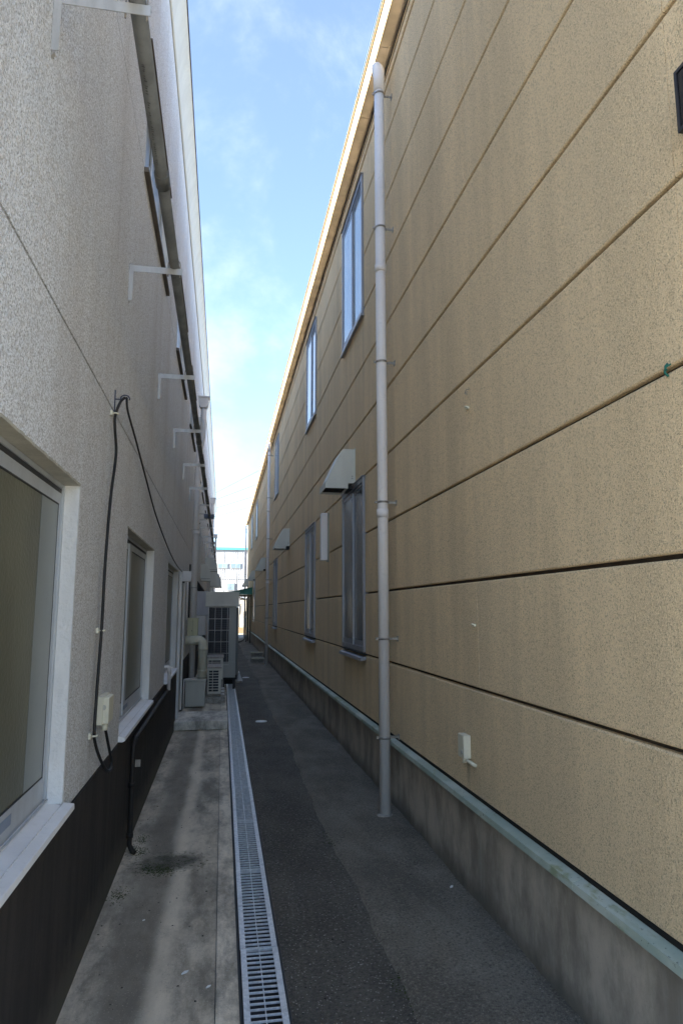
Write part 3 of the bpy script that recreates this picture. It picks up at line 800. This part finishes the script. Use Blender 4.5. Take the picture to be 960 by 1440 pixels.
def make_bracket():
    y0 = 2.15
    t = thing('pipe_bracket', 'x', 'bracket', (XL, y0, 3.65), 'steel brackets carrying the long pipe')
    b = MB(); b.box(XL + .002, XL + .312, y0 - .0015, y0 + .0015, 3.634, 3.674); b.box(XL + .002, XL + .312, y0 + .0015, y0 + .026, 3.6715, 3.674); b.build('arm', MSTL, t)
    b = MB(); b.box(XL + .001, XL + .0035, y0 - .018, y0 + .022, 3.44, 3.674); b.box(XL + .0035, XL + .026, y0 - .018, y0 - .0155, 3.44, 3.634); b.build('leg', MSTL, t)
    b = MB(); pts = [(PX - .036, y0 + .012, 3.625)] + [(PX - .036, y0 + .012, PZ)] + arc((PX, y0 + .012, PZ), (-.036, 0, 0), (0, 0, .036), 0, 180, 8) + [(PX + .036, y0 + .012, 3.625)]
    b.tube(pts, .0035, 8); b.build('u_bolt', MSTS, t)
    MB().prism([(XL + .001, 3.425), (XL + .002, 3.44), (XL + .012, 3.44)], y0 - .010, y0 + .006).build('end_tip', MSTL, t)
    return t
br = make_bracket()
by = [2.15, 4.02, 5.92, 7.78, 9.70, 11.56, 13.5, 17.3, 19.4, 21.2, 23.2, 25.3, 27.4, 29.3, 31.2]
nm = ['bracket at the top left corner of the photo, nearest of the pipe brackets', 'bracket under the long pipe, right above the hook of the black cable', 'third pipe bracket from the camera, just right above the cable hook', 'fourth pipe bracket, bright white in front of the hopper pipe', 'fifth pipe bracket, bright white just above the downpipe bend', 'sixth pipe bracket, crossing in front of the downpipe', 'seventh pipe bracket, above the small round vent', 'eighth pipe bracket, just beyond the blue-grey valve', 'ninth pipe bracket, beyond the valve and downpipe', 'tenth pipe bracket along the far stretch of the long pipe', 'eleventh pipe bracket, above the round-topped far hoods']
for k, yy in enumerate(by):
    o = br if k == 0 else dup(br, (XL, yy, 3.65 + rnd.uniform(-.012, .012)))
    o.location.y = yy
    o['label'] = nm[k] if k < len(nm) else ['twelfth pipe bracket, near the highest round-topped hood', 'thirteenth pipe bracket, just past the highest round-topped hood', 'last but one of the tiny pipe brackets in the distance', 'very last tiny pipe bracket in the distance'][k - 11]
t = thing('pipe_valve', 'dark blue-grey valve clamped on the long pipe', 'valve', (PX, 15.4, PZ))
MB().box(PX - .12, PX + .11, 15.35, 15.5, PZ - .055, PZ + .035).build('body', simple('valve_blue', (.10, .13, .19), .5), t, .01)
MB().box(XL, PX, 15.36, 15.39, PZ + .03, PZ + .05).build('strut', MSTL, t); MB().box(XL, PX, 15.36, 15.39, PZ - .1, PZ - .085).build('strut', MSTL, t)

# ---- hopper downpipes of the white wall
def hopper_pipe(yc, label, full=True):
    t = thing('hopper_downpipe', label, 'downpipe', (-.47, yc, 0), 'downpipes with hoppers on the white wall')
    b = MB(); z0, z1 = 5.34, 5.56
    b.prism([(-.50, z0), (-.53, z0 + .06), (-.535, z1 - .03), (-.35, z1 - .03), (-.355, z0 + .06), (-.38, z0)], yc - .07, yc + .09)
    b.box(-.54, -.335, yc - .08, yc + .10, z1 - .03, z1); b.build('hopper', MPVC, t, .004)
    b = MB(); b.tube([(-.435, yc, z0 + .01), (-.437, yc, 5.0), (-.445, yc, 4.75), (-.50, yc, 4.45), (-.508, yc, 4.3), (-.512, yc, .02)], .052, 18); b.build('pipe', MPVC, t)
    MB().box(XL - .005, -.47, yc - .02, yc + .02, 5.02, 5.16).build('bracket', MPVC, t)
    for zz in (3.05, 2.0):
        c = MB(); c.tube([(-.512, yc, zz - .01), (-.512, yc, zz + .01)], .056, 16); c.box(XL, -.54, yc - .01, yc + .01, zz - .01, zz + .01); c.build('pipe_clamp', MSTL, t)
    MB().tube([(-.512, yc, 2.95), (-.512, yc, 3.02)], .058, 18).build('socket', MPVC, t)
    return t
hopper_pipe(12.5, 'nearest downpipe with a square hopper on the white wall')
hopper_pipe(24.2, 'second downpipe with a square hopper, farther along the white wall')
hopper_pipe(36.0, 'farthest downpipe with a hopper at the end of the white wall')

# ---- black cable, hook, clips, socket
t = thing('cable_hook', 'dark wire hook on the white wall where the black cable hangs', 'hook', (XL, 3.72, 2.73))
MB().box(XL, XL + .005, 3.712, 3.728, 2.67, 2.79).build('plate', simple('hook_steel', (.07, .085, .13), .5), t)
MB().tube([(XL, 3.72, 2.74), (XL + .03, 3.72, 2.74)] + arc((XL + .055, 3.72, 2.745), (-.024, 0, 0), (0, 0, .020), -10, 200, 10), .0038, 8).build('hook', bpy.data.materials['hook_steel'], t)
def P3(l): return [tuple(p) for p in l]
def smooth_path(pts, n=6):
    pts = [Vector(p) for p in pts]; out = []
    for i in range(len(pts) - 1):
        p0 = pts[max(i - 1, 0)]; p1 = pts[i]; p2 = pts[i + 1]; p3 = pts[min(i + 2, len(pts) - 1)]
        for k in range(n):
            t_ = k / n; out.append(.5 * ((2 * p1) + (p2 - p0) * t_ + (2 * p0 - 5 * p1 + 4 * p2 - p3) * t_ ** 2 + (3 * p1 - p0 - 3 * p2 + p3) * t_ ** 3))
    out.append(pts[-1]); return out
cx = XL + .024
c1 = [(XL + .055, 3.72, 2.752), (XL + .035, 3.70, 2.72), (cx, 3.62, 2.62), (cx, 3.63, 2.55), (cx + .004, 3.68, 2.42), (cx, 3.60, 2.17), (cx, 3.54, 1.84), (cx, 3.53, 1.51), (cx, 3.49, 1.25), (cx, 3.47, 1.04), (cx, 3.50, .98), (cx + .015, 3.55, .90), (cx + .03, 3.68, .81), (cx + .035, 3.80, .785), (cx + .03, 3.84, .82), (cx + .02, 3.76, .93), (cx + .01, 3.70, 1.02)]
tag(MB().tube(smooth_path(c1), .0075, 10).build('cable', MCAB), 'thick black cable hanging down the white wall and looping into the socket box', 'cable')
c2 = [(XL + .062, 3.73, 2.752), (XL + .035, 3.95, 2.76), (cx, 4.19, 2.745), (cx, 4.45, 2.70), (cx, 5.10, 2.57), (cx, 6.0, 2.40), (cx, 7.6, 2.23), (cx, 8.9, 2.16), (XL + .03, 9.95, 2.14)]
tag(MB().tube(smooth_path(c2), .0065, 10).build('cable', MCAB), 'black cable sagging from the hook to the white box above the door', 'cable')
def lclip(y, z, label):
    t = thing('cable_clip', label, 'cable clip', (XL, y, z), 'beige clips holding the black cable')
    MB().box(XL, XL + .012, y - .022, y + .012, z - .014, z + .014).build('base', MBEI, t, .002)
    MB().tube([(XL + .012, y - .014, z)] + arc((cx, y, z), (0, -.013, 0), (.013, 0, 0), 0, 180, 8), .0045, 8).build('strap', MBEI, t)
lclip(3.62, 2.63, 'beige clip on the black cable just below the wire hook')
lclip(3.54, 1.50, 'beige clip halfway down the black cable')
lclip(3.475, 1.01, 'beige clip on the black cable beside the socket box')
t = thing('socket_box', 'beige outdoor socket box low on the white wall beside the second window', 'socket box', (XL, 3.72, 1.1))
MB().prism([(3.655, 1.035), (3.655, 1.158), (3.66, 1.165), (3.80, 1.165), (3.80, 1.035)], XL + .001, XL + .058, 'x').build('cover', MBEI, t, .005)
MB().box(XL + .0, XL + .03, 3.64, 3.83, 1.03, 1.17).build('back_box', MBEI, t, .004)
MB().tube([(XL + .032, 3.652, 1.115), (XL + .032, 3.655, 1.115)], .013, 16).build('knockout', MBEIG, t)
MB().tube([(XL + .034, 3.70, 1.036), (XL + .034, 3.70, .998)], [.017, .014], 14).build('gland', MBEI, t)

# white box over the door
t = thing('door_light', 'white box light fixed above the side door', 'light', (XL, 10, 2.08))
MB().box(XL, -.452, 9.98, 10.10, 2.01, 2.155).build('cover', simple('white_box', (.62, .63, .65), .5, .05), t, .004)
MB().box(XL, XL + .06, 9.99, 10.09, 1.985, 2.009).build('bracket', MALD, t)

# dark drain pipe at the foot of the second window, and its white spout
t = thing('drain_pipe', 'thin black drain pipe down the dark base under the second window', 'drain pipe', (-.57, 4.91, 0))
MB().tube([(-.570, 8.0, .735), (-.570, 5.02, .725)] + arc((-.570, 5.02, .64), (0, 0, .085), (0, -.10, 0), 0, 90, 6) + [(-.570, 4.92, .06), (-.55, 4.92, .02), (-.53, 4.92, .005)], .017, 12).build('pipe', MPBR, t)
for zz in (.44, .12): MB().tube([(-.570, 4.92, zz - .015), (-.570, 4.92, zz + .015)], .023, 12).build('clamp', MPBR, t)
MB().box(-.560, -.520, 4.915, 4.925, .555, .600).build('clamp', MSTS, t)
t = thing('spout', 'white plastic elbow spout poking out of the white wall below the third window', 'spout', (-.57, 7.75, .9))
MB().tube([(XL, 7.75, .985), (-.585, 7.75, .985)] + arc((-.585, 7.75, .955), (0, 0, .030), (.030, 0, 0), 0, 90, 6) + [(-.555, 7.75, .74)], .019, 14).build('pipe', MPVC, t)
MB().tube([(-.555, 7.75, .92), (-.555, 7.75, .95)] + arc((-.585, 7.75, .955), (.030, 0, 0), (0, 0, .030), 0, 90, 6) , .024, 14).build('elbow', MPVC, t)

# ---- plant cluster at the foot of the white wall
t = thing('meter_box', 'beige metal meter box fixed in front of the hopper downpipe', 'meter box', (-.49, 12.1, 1.25))
MB().box(-.585, -.41, 12.0, 12.25, 1.075, 1.455).build('case', simple('olive_beige_case', (.54, .53, .36), .6, .1), t, .004)
MB().box(-.590, -.405, 11.985, 12.265, 1.455, 1.468).build('lid', bpy.data.materials['olive_beige_case'], t, .002)
MB().box(-.500, -.497, 11.9965, 12.0, 1.09, 1.44).build('door_seam', MALD, t)
MB().box(-.512, -.505, 11.994, 12.0, 1.24, 1.265).build('latch', MALD, t)
t = thing('exhaust_pipe', 'fat beige elbow pipe dropping behind the grey cabinet', 'pipe', (-.315, 12.0, .5))
MB().tube([(XL, 12.0, 1.09), (-.40, 12.0, 1.09)] + arc((-.40, 12.0, 1.005), (0, 0, .085), (.085, 0, 0), 0, 90, 8) + [(-.315, 12.0, .44)], .078, 20).build('pipe', MBEI, t)
MB().tube([(-.315, 12.0, .985), (-.315, 12.0, .915)], .084, 20).build('collar', MBEI, t)
MB().tube([(-.315, 12.0, .60), (-.315, 12.0, .56)], .083, 20).build('collar', MBEI, t)
MB().tube([(-.315, 12.0, .47), (-.315, 12.0, .41)], [.080, .062], 20).build('end_cap', simple('stained_cap', (.10, .09, .065), .8), t)
t = thing('cabinet', 'grey sheet-metal cabinet standing behind the doorstep', 'cabinet', (-.40, 11.9, 0))
MB().box(-.575, -.255, 11.75, 12.12, .02, .432).build('body', simple('cabinet_grey', (.56, .57, .52), .5, .06), t, .008)
MB().box(-.585, -.245, 11.735, 12.14, .432, .446).build('top', bpy.data.materials['cabinet_grey'], t, .004)
t = thing('conduit', 'thin grey pipe bending along the wall above the grey cabinet', 'conduit', (-.57, 11.6, .4))
MB().tube([(-.592, 11.6, .0), (-.592, 11.6, .46)] + arc((-.572, 11.6, .46), (-.02, 0, 0), (0, 0, .02), 0, 90, 5) + [(-.42, 11.72, .485)], .011, 10).build('pipe', MPVC, t)
t = thing('conduit', 'pair of slim vertical conduits beside the hopper downpipe', 'conduit', (-.57, 11.9, 1.8))
MB().tube([(-.585, 11.7, 1.44), (-.585, 11.7, 2.15)], .012, 10).build('pipe', MPVC, t); MB().tube([(-.578, 12.2, 1.46), (-.578, 12.2, 2.4)], .016, 10).build('pipe', MALD, t)

def mini_unit(y0, x0, x1, z0, z1, base_z, label):
    w = x1 - x0
    t = thing('outdoor_unit', label, 'air conditioner', (x0, y0, base_z), 'small air conditioner units')
    y1 = y0 + .74
    MB().box(x0, x1, y0 + .012, y1, z0, z1 - .03).build('body', MACL, t, .006)
    MB().box(x0 - .012, x1 + .012, y0 - .006, y1 + .012, z1 - .03, z1).build('top', simple('worn_lid', (.42, .39, .36), .7, .25, 30, streak=False) if 'worn_lid' not in bpy.data.materials else bpy.data.materials['worn_lid'], t, .005)
    MB().box(x0 + .02, x1 - .045, y0 + .004, y0 + .0115, z0 + .035, z1 - .06).build('coil', MFIN, t)
    n = 8
    sl = None
    for k in range(n + 1):
        zz = z0 + .035 + (z1 - z0 - .095) * k / n
        s_ = MB(); s_.box(x0 + .012, x1 - .035, y0 - .003, y0 + .004, zz - .006, zz + .006); s_.build('louvre', MACL, t)
    s_ = MB(); s_.box(x0 + .08, x0 + .09, y0 - .004, y0 + .003, z0 + .03, z1 - .06); s_.build('guard_bar', MACL, t)
    b = MB(); b.box(x0, x0 + .014, y0 - .004, y0 + .012, z0, z1 - .03); b.box(x1 - .038, x1, y0 - .004, y0 + .012, z0, z1 - .03); b.box(x0 + .014, x1 - .038, y0 - .003, y0 + .012, z0, z0 + .028); b.build('corner_post', MACL, t)
    for yy in (y0 + .06, y1 - .12): MB().box(x0 - .01, x1 + .01, yy, yy + .06, base_z, z0).build('foot', MBLOCK, t)
    return t
mini_unit(12.35, -.225, .005, .15, .615, .0, 'small louvred outdoor unit in front, at the foot of the tall one')
mini_unit(13.35, -.255, .035, .30, .72, .0, 'small louvred outdoor unit mostly hidden behind its nearer twin')
tag(MB().box(-.26, .085, 12.28, 13.2, .0, .10).build('unit_base', MBLOCK, None, .006), 'low concrete base block under the small outdoor units', 'block')
t = thing('refrigerant_valves', 'white valve caps at the side of the small outdoor unit', 'valves', (.04, 12.4, .2))
for zz in (.14, .19, .24): MB().tube([(.012, 12.40, zz), (.065, 12.39, zz)], .014, 10).build('valve', MPVC, t)

# tall unit
t = thing('tall_outdoor_unit', 'tall grey outdoor unit with wire guard and hooded top blocking the alley', 'air conditioner', (0, 14.4, 0))
y0 = 14.3
MB().box(-.285, .285, y0 + .02, y0 + .75, .235, 1.67).build('body', MACD, t, .008)
MB().box(.2855, .335, y0 + .12, y0 + .75, .30, 1.66).build('rear_body', simple('dark_side', (.17, .18, .18), .6), t, .006)
b = MB(); b.box(.148, .285, y0, y0 + .02, .56, 1.668); b.build('front_panel', MACD, t, .003)
b = MB(); b.box(-.02, .286, y0 - .006, y0 + .019, .24, .555); b.build('service_panel', MACD, t, .004)
MB().box(-.285, .147, y0 + .012, y0 + .0195, .30, 1.66).build('coil', MFIN, t)
for k in range(34):
    zz = .36 + k * .0385
    MB().box(-.16, .140, y0 + .006, y0 + .012, zz, zz + .004).build('fin', simple('fin_grey', (.15, .155, .18), .5) if 'fin_grey' not in bpy.data.materials else bpy.data.materials['fin_grey'], t)
for k, xx in enumerate((-.275, -.145, -.015, .105, .142)): MB().tube([(xx, y0 - .012, .50), (xx, y0 - .012, 1.655)], .0042 if k < 4 else .003, 6).build('guard_wire', MWIRE, t)
for k in range(6): zz = 1.655 - k * .232; MB().tube([(-.275, y0 - .014, zz), (.142, y0 - .014, zz)], .0042, 6).build('guard_wire', MWIRE, t)
b = MB(); b.box(-.286, -.272, y0 - .004, y0 + .012, .30, 1.668); b.build('edge_trim', MWIRE, t)
b = MB(); b.prism([(-.345, 1.67), (-.345, 1.70), (-.345, 1.955), (-.365, 1.965), (-.365, 1.975), (.35, 1.975), (.35, 1.965), (.335, 1.955), (.335, 1.70), (.335, 1.67)], y0 - .02, y0 + .76); b.build('hood', MACL, t, .004)
MB().box(-.35, .345, y0 - .035, y0 + .77, 1.672, 1.715).build('hood_rim', MACL, t, .005)
for xx in (-.25, .03, .24): MB().box(xx, xx + .05, y0 + .04, y0 + .12, .0, .235).build('foot', MALD, t)
for yy in (y0 + .1, y0 + .6): MB().box(-.28, .33, yy, yy + .05, .19, .2345).build('stand_rail', MALD, t)
MB().box(-.27, .28, y0 + .10, y0 + .7, .10, .19).build('underside_dark_fill', MBLK, t)  # black box added to darken the shaded space under the unit
t = thing('pipe_cover', 'grey flat duct cover standing up behind the tall unit by the white wall', 'duct cover', (-.45, 16, 1.5))
MB().box(-.585, -.32, 16.0, 16.35, 1.48, 2.03).build('upper_cover', simple('blue_grey_sheet', (.50, .52, .57), .5, .06), t, .006)
MB().box(-.575, -.37, 16.02, 16.3, 1.03, 1.475).build('lower_cover', MPVC, t, .006)
for xx in (-.52, -.44): MB().box(xx, xx + .03, 16.005, 16.02, 1.04, 1.47).build('rib', MPVC, t)
t = thing('wall_ladder_pipe', 'dark ribbed pipe line slanting along the far white wall', 'pipe', (XL, 18, 1.9))
MB().tube([(-.57, 15, 2.22), (-.57, 21, 2.18)], .025, 8).build('pipe', MALD, t)
for k in range(7): MB().box(XL, -.55, 15.4 + k * .8, 15.44 + k * .8, 2.05, 2.2).build('bracket', MALD, t)

# hoods on the left wall
def hood_left(y0, y1, proj, z0, z1, label):
    t = thing('wall_hood', label, 'vent hood', (XL, y0, z0), 'round-topped hoods on the white wall')
    n = 8; poly = [(XL + .001, z0), (XL + .001, z1)] + [(XL + proj * .25 + proj * .75 * math.sin(R(90 * k / n)), z0 + .06 + (z1 - z0 - .06) * math.cos(R(90 * k / n))) for k in range(n + 1)] + [(XL + proj, z0)]
    b = MB(); b.prism(poly, y0, y1); b.build('cowl', MHOOD, t)
    MB().box(XL + proj * .1, XL + proj + .012, y0 - .01, y1 + .01, z0 - .06, z0 - .001).build('outlet_frame', MHOOD, t)
    MB().box(XL + proj * .1, XL + proj + .004, y0 - .012, y0 - .010, z0 - .012, z0 - .002).build('dark_seam', MALD, t)  # thin dark strip along the joint below the cowl
hood_left(18.6, 19.1, .26, 2.44, 2.84, 'nearest round-topped hood on the white wall, right of the downpipe')
hood_left(22.9, 23.5, .40, 2.94, 3.34, 'highest round-topped hood, just under the end of the long pipe')
hood_left(30.8, 31.6, .53, 2.66, 3.34, 'largest round-topped hood, above the tall outdoor unit')
t = thing('pipe_vent', 'small round vent nozzle on the white wall left of the downpipe', 'vent', (XL, 13.9, 3.35))
MB().tube([(XL, 13.9, 3.36), (XL + .03, 13.9, 3.355), (XL + .09, 13.9, 3.32)], [.055, .06, .055], 16).build('nozzle', MHOOD, t)
MB().tube([(XL + .088, 13.9, 3.322), (XL + .092, 13.9, 3.318)], [.048, .048], 16).build('opening', MBLK, t)

# ================================================================== LOOSE THINGS ON THE ASPHALT
def hollow_block(x, y, z, label, rot=0):
    t = thing('hollow_block', label, 'concrete block', (x, y, z), 'hollow concrete blocks at the far downpipe')
    b = MB(); w, d_, h = .36, .18, .15
    b.box(x, x + w, y, y + d_, z + h - .03, z + h); b.box(x, x + w, y, y + d_, z, z + .03)
    for k in range(4): xx = x + (w - .035) * k / 3; b.box(xx, xx + .035, y + .001, y + d_ - .001, z + .03, z + h - .03)
    b.box(x + .01, x + w - .01, y + d_ * .6, y + d_ - .01, z + .03, z + h - .03)
    b.build('block', MBLOCK, t)
    MB().box(x - .005, x + w + .005, y - .005, y + d_ + .005, z + h, z + h + .02).build('pale_cap', MBLKTOP, t)  # thin paler slab over the top of the block
hollow_block(.90, 20.75, .012, 'front hollow concrete block beside the far downpipe')
hollow_block(.89, 21.2, .16, 'raised hollow concrete block behind the front one at the far downpipe')
tag(MB().box(.88, 1.26, 21.15, 21.5, .0, .158).build('block', MBLOCK), 'plain concrete block carrying the raised hollow block', 'concrete block')
tag(MB().tube([(.59, 10.17, .001), (.59, 10.17, .010), (.59, 10.17, .014)], [.085, .083, .06], 24).build('ground_marker', MWHT), 'round white marker lid lying on the asphalt, nearer of the two', 'marker')
tag(MB().tube([(.585, 16.7, .001), (.585, 16.7, .010), (.585, 16.7, .016)], [.09, .085, .06], 24).build('ground_marker', MWHT), 'round white marker lid on the asphalt, farther of the two', 'marker')
t = thing('cable_ramp', 'white folded plate leaning by the foot of the tall unit', 'plate', (.42, 15.9, 0))
MB().prism([(.375, .03), (.40, .20), (.415, .20), (.47, .03)], 15.7, 16.3).build('plate', MWHT, t); MB().box(.34, .49, 15.65, 16.35, .0, .029).build('base', MBLOCK, t)
for (x, y, s_) in ((-.14, 3.33, .012), (.0 - .03, 3.2, .008), (1.33, 4.0, .010), (1.2, 2.95, .010), (-.37, 3.9, .005)):
    b = MB(); b.prism([(x, y), (x + s_ * 2, y + s_), (x + s_ * 2.6, y + s_ * 2.2), (x + s_, y + s_ * 1.8)], .001 if x < .3 else .012, .006 if x < .3 else .02, 'z')
    tag(b.build('paper_scrap', MWHT), {-.14: 'larger white scrap lying on the stained concrete', -.03: 'small white scrap near the kerb strip on the concrete', 1.33: 'white sliver at the foot of the right foundation', 1.2: 'pale sliver on the asphalt at the bottom right', -.37: 'tiny white crumb on the dark part of the concrete'}[x], 'litter')

# ================================================================== FAR END
t = thing('canopy', 'small green steel canopy at the far end of the tan wall', 'canopy', (XR, 34, 2.5))
MB().prism([(.22, 2.43), (XR - .004, 2.70), (XR - .004, 2.36), (.42, 2.36)], 33.5, 33.56).build('gable', MGRN, t)
MB().prism([(.18, 2.44), (XR - .004, 2.715), (XR - .004, 2.70), (.18, 2.425)], 33.46, 36.6).build('roof', MGRN, t)
MB().box(.42, XR - .006, 33.58, 36.5, 2.30, 2.355).build('ceiling', MFASC, t)
MB().box(1.31, 1.36, 33.6, 33.66, .0, 2.30).build('post', MBROWN, t); MB().box(1.28, 1.36, 36.3, 36.38, .0, 2.30).build('post', MBROWN, t)
t = thing('drain_pipe', 'dark pipe hanging under the green canopy and bending at its foot', 'drain pipe', (1.12, 34.5, 0))
MB().tube(smooth_path([(.70, 34.6, 2.22), (1.0, 34.6, 2.19), (1.08, 34.6, 2.1), (1.11, 34.6, 1.9), (1.12, 34.6, .35), (1.08, 34.6, .15), (.9, 34.5, .05), (.7, 34.4, .04)]), .026, 10).build('pipe', MBROWN, t)
MB().tube([(1.19, 34.9, .0), (1.19, 34.9, 2.2)], .025, 10).build('sleeve', MBROWN, t)

FB = thing('factory', 'white ribbed factory with a teal roof edge closing the far end', 'building', (2, 60, 0))
X0, X1, Y0 = -9, 12, 60
MB().box(X0, X1, Y0 + .06, Y0 + 14, 0, 6.83).build('wall', MFARW, FB)
b = MB(); xx = X0
while xx < X1: b.box(xx, xx + .06, Y0 + .02, Y0 + .0595, 2.6, 6.83); xx += .155
tag(b.build('cladding_rib', MFARW, FB), kind='stuff')
for k in range(20):
    xx = X0 + .3 + k * 1.09
    if xx < X1: MB().box(xx, xx + .03, Y0 - .0, Y0 + .0195, 2.6, 6.80).build('panel_joint', simple('joint_grey', (.20, .21, .22), .6) if 'joint_grey' not in bpy.data.materials else bpy.data.materials['joint_grey'], FB)
MB().box(X0 - .1, X1 + .1, Y0 - .12, Y0 + 14.1, 6.84, 7.05).build('roof_edge', MTEAL, FB)
MB().box(X0, X1, Y0 - .02, Y0 + .0, 4.30, 4.33).build('string_course', bpy.data.materials['joint_grey'], FB)
MB().box(X0, X1, Y0 - .02, Y0 + .0, 0, 2.59).build('lower_wall', simple('cream_lower_wall', (.36, .35, .31), .7), FB)
for x0 in [-4.0, -2.3, -.55, .57, 2.3, 4.0, 5.7]:
    f = MB(); f.box(x0, x0 + .92, Y0 - .04, Y0 - .01, 5.22, 5.68); f = f.build('window', MFARW, FB)
    for a in (x0 + .03, x0 + .48): MB().box(a, a + .41, Y0 - .05, Y0 - .041, 5.25, 5.65).build('pane', MFARG, f)
for x0 in (-1.6, .31, 3.2):
    f = MB(); f.box(x0, x0 + .66, Y0 - .08, Y0 - .021, 3.30, 3.95); f = f.build('window', MFARW, FB)
    for a in (x0 + .03, x0 + .34): MB().box(a, a + .28, Y0 - .09, Y0 - .081, 3.33, 3.92).build('pane', MFARG, f)
t = thing('shed', 'cream shed seen through the gap beside the tall unit', 'shed', (1.1, 54, 0))
MB().box(.6, 6.5, 54, 57, 0, 2.5).build('wall', simple('cream_shed', (.36, .335, .28), .7), t)
MB().box(.5, 6.6, 53.9, 57.1, 2.501, 2.6).build('roof', MROOF, t)
MB().box(1.62, 1.80, 53.97, 53.999, .4, 1.5).build('door', MALD, t)
MB().box(.95, 1.35, 53.97, 53.999, 1.3, 2.0).build('window', MFARG, t)
t = thing('parked_van', 'dark grey van parked in front of the cream shed', 'van', (2.6, 51, 0))
b = MB(); b.prism([(1.55, .35), (1.52, 1.0), (1.75, 1.15), (2.1, 1.85), (2.4, 1.95), (5.6, 1.95), (5.75, 1.8), (5.8, .35)], 50.2, 51.9); b.build('body', MFCAR, t, .03)
MB().prism([(1.85, 1.2), (2.15, 1.78), (3.0, 1.78), (3.0, 1.2)], 50.185, 50.199).build('window', MFARG, t)
for xx in (2.35, 5.0):
    w_ = MB(); w_.tube([(xx, 50.12, .33), (xx, 50.36, .33)], .33, 20); w_ = w_.build('wheel', MALD, t); MB().tube([(xx, 50.10, .33), (xx, 50.125, .33)], .19, 16).build('rim', MSTL, w_)
tag(MB().box(-6, 9, 48.0, 48.18, 0, .42).build('low_wall', MOCH), 'low ochre wall across the far end of the alley', 'wall')
t = thing('utility_pole', 'thin grey pole beyond the alley with a small crossarm', 'pole', (1.32, 52.6, 0))
MB().tube([(1.25, 52.6, 0), (1.25, 52.6, 3.6)], [.07, .05], 10).build('pole', simple('pole_grey', (.2, .2, .2), .8), t); MB().box(1.0, 1.5, 52.57, 52.63, 2.0, 2.05).build('crossarm', MALD, t)
for (za, zb, w) in ((25.8, 31.2, 'topmost'), (24.2, 28.2, 'second from the top'), (22.3, 25.6, 'third from the top'), (20.4, 23.4, 'lowest')):
    s_ = (zb - za) / 9.0; pts = []
    for k in range(25):
        x = -110 + 220 * k / 24
        pts.append((x, 150 + x * .1, za + 1.6 + s_ * (x + 1.9) * (1 if abs(x) < 40 else 1) * math.exp(-(x / 70) ** 2) ))
    tag(MB().tube(pts, .05, 5).build('power_line', simple('distant_wire', (.07, .07, .08), .6) if 'distant_wire' not in bpy.data.materials else bpy.data.materials['distant_wire']), 'thin power line in the sky beyond the alley, %s of the four' % w, 'power line', 'power lines')
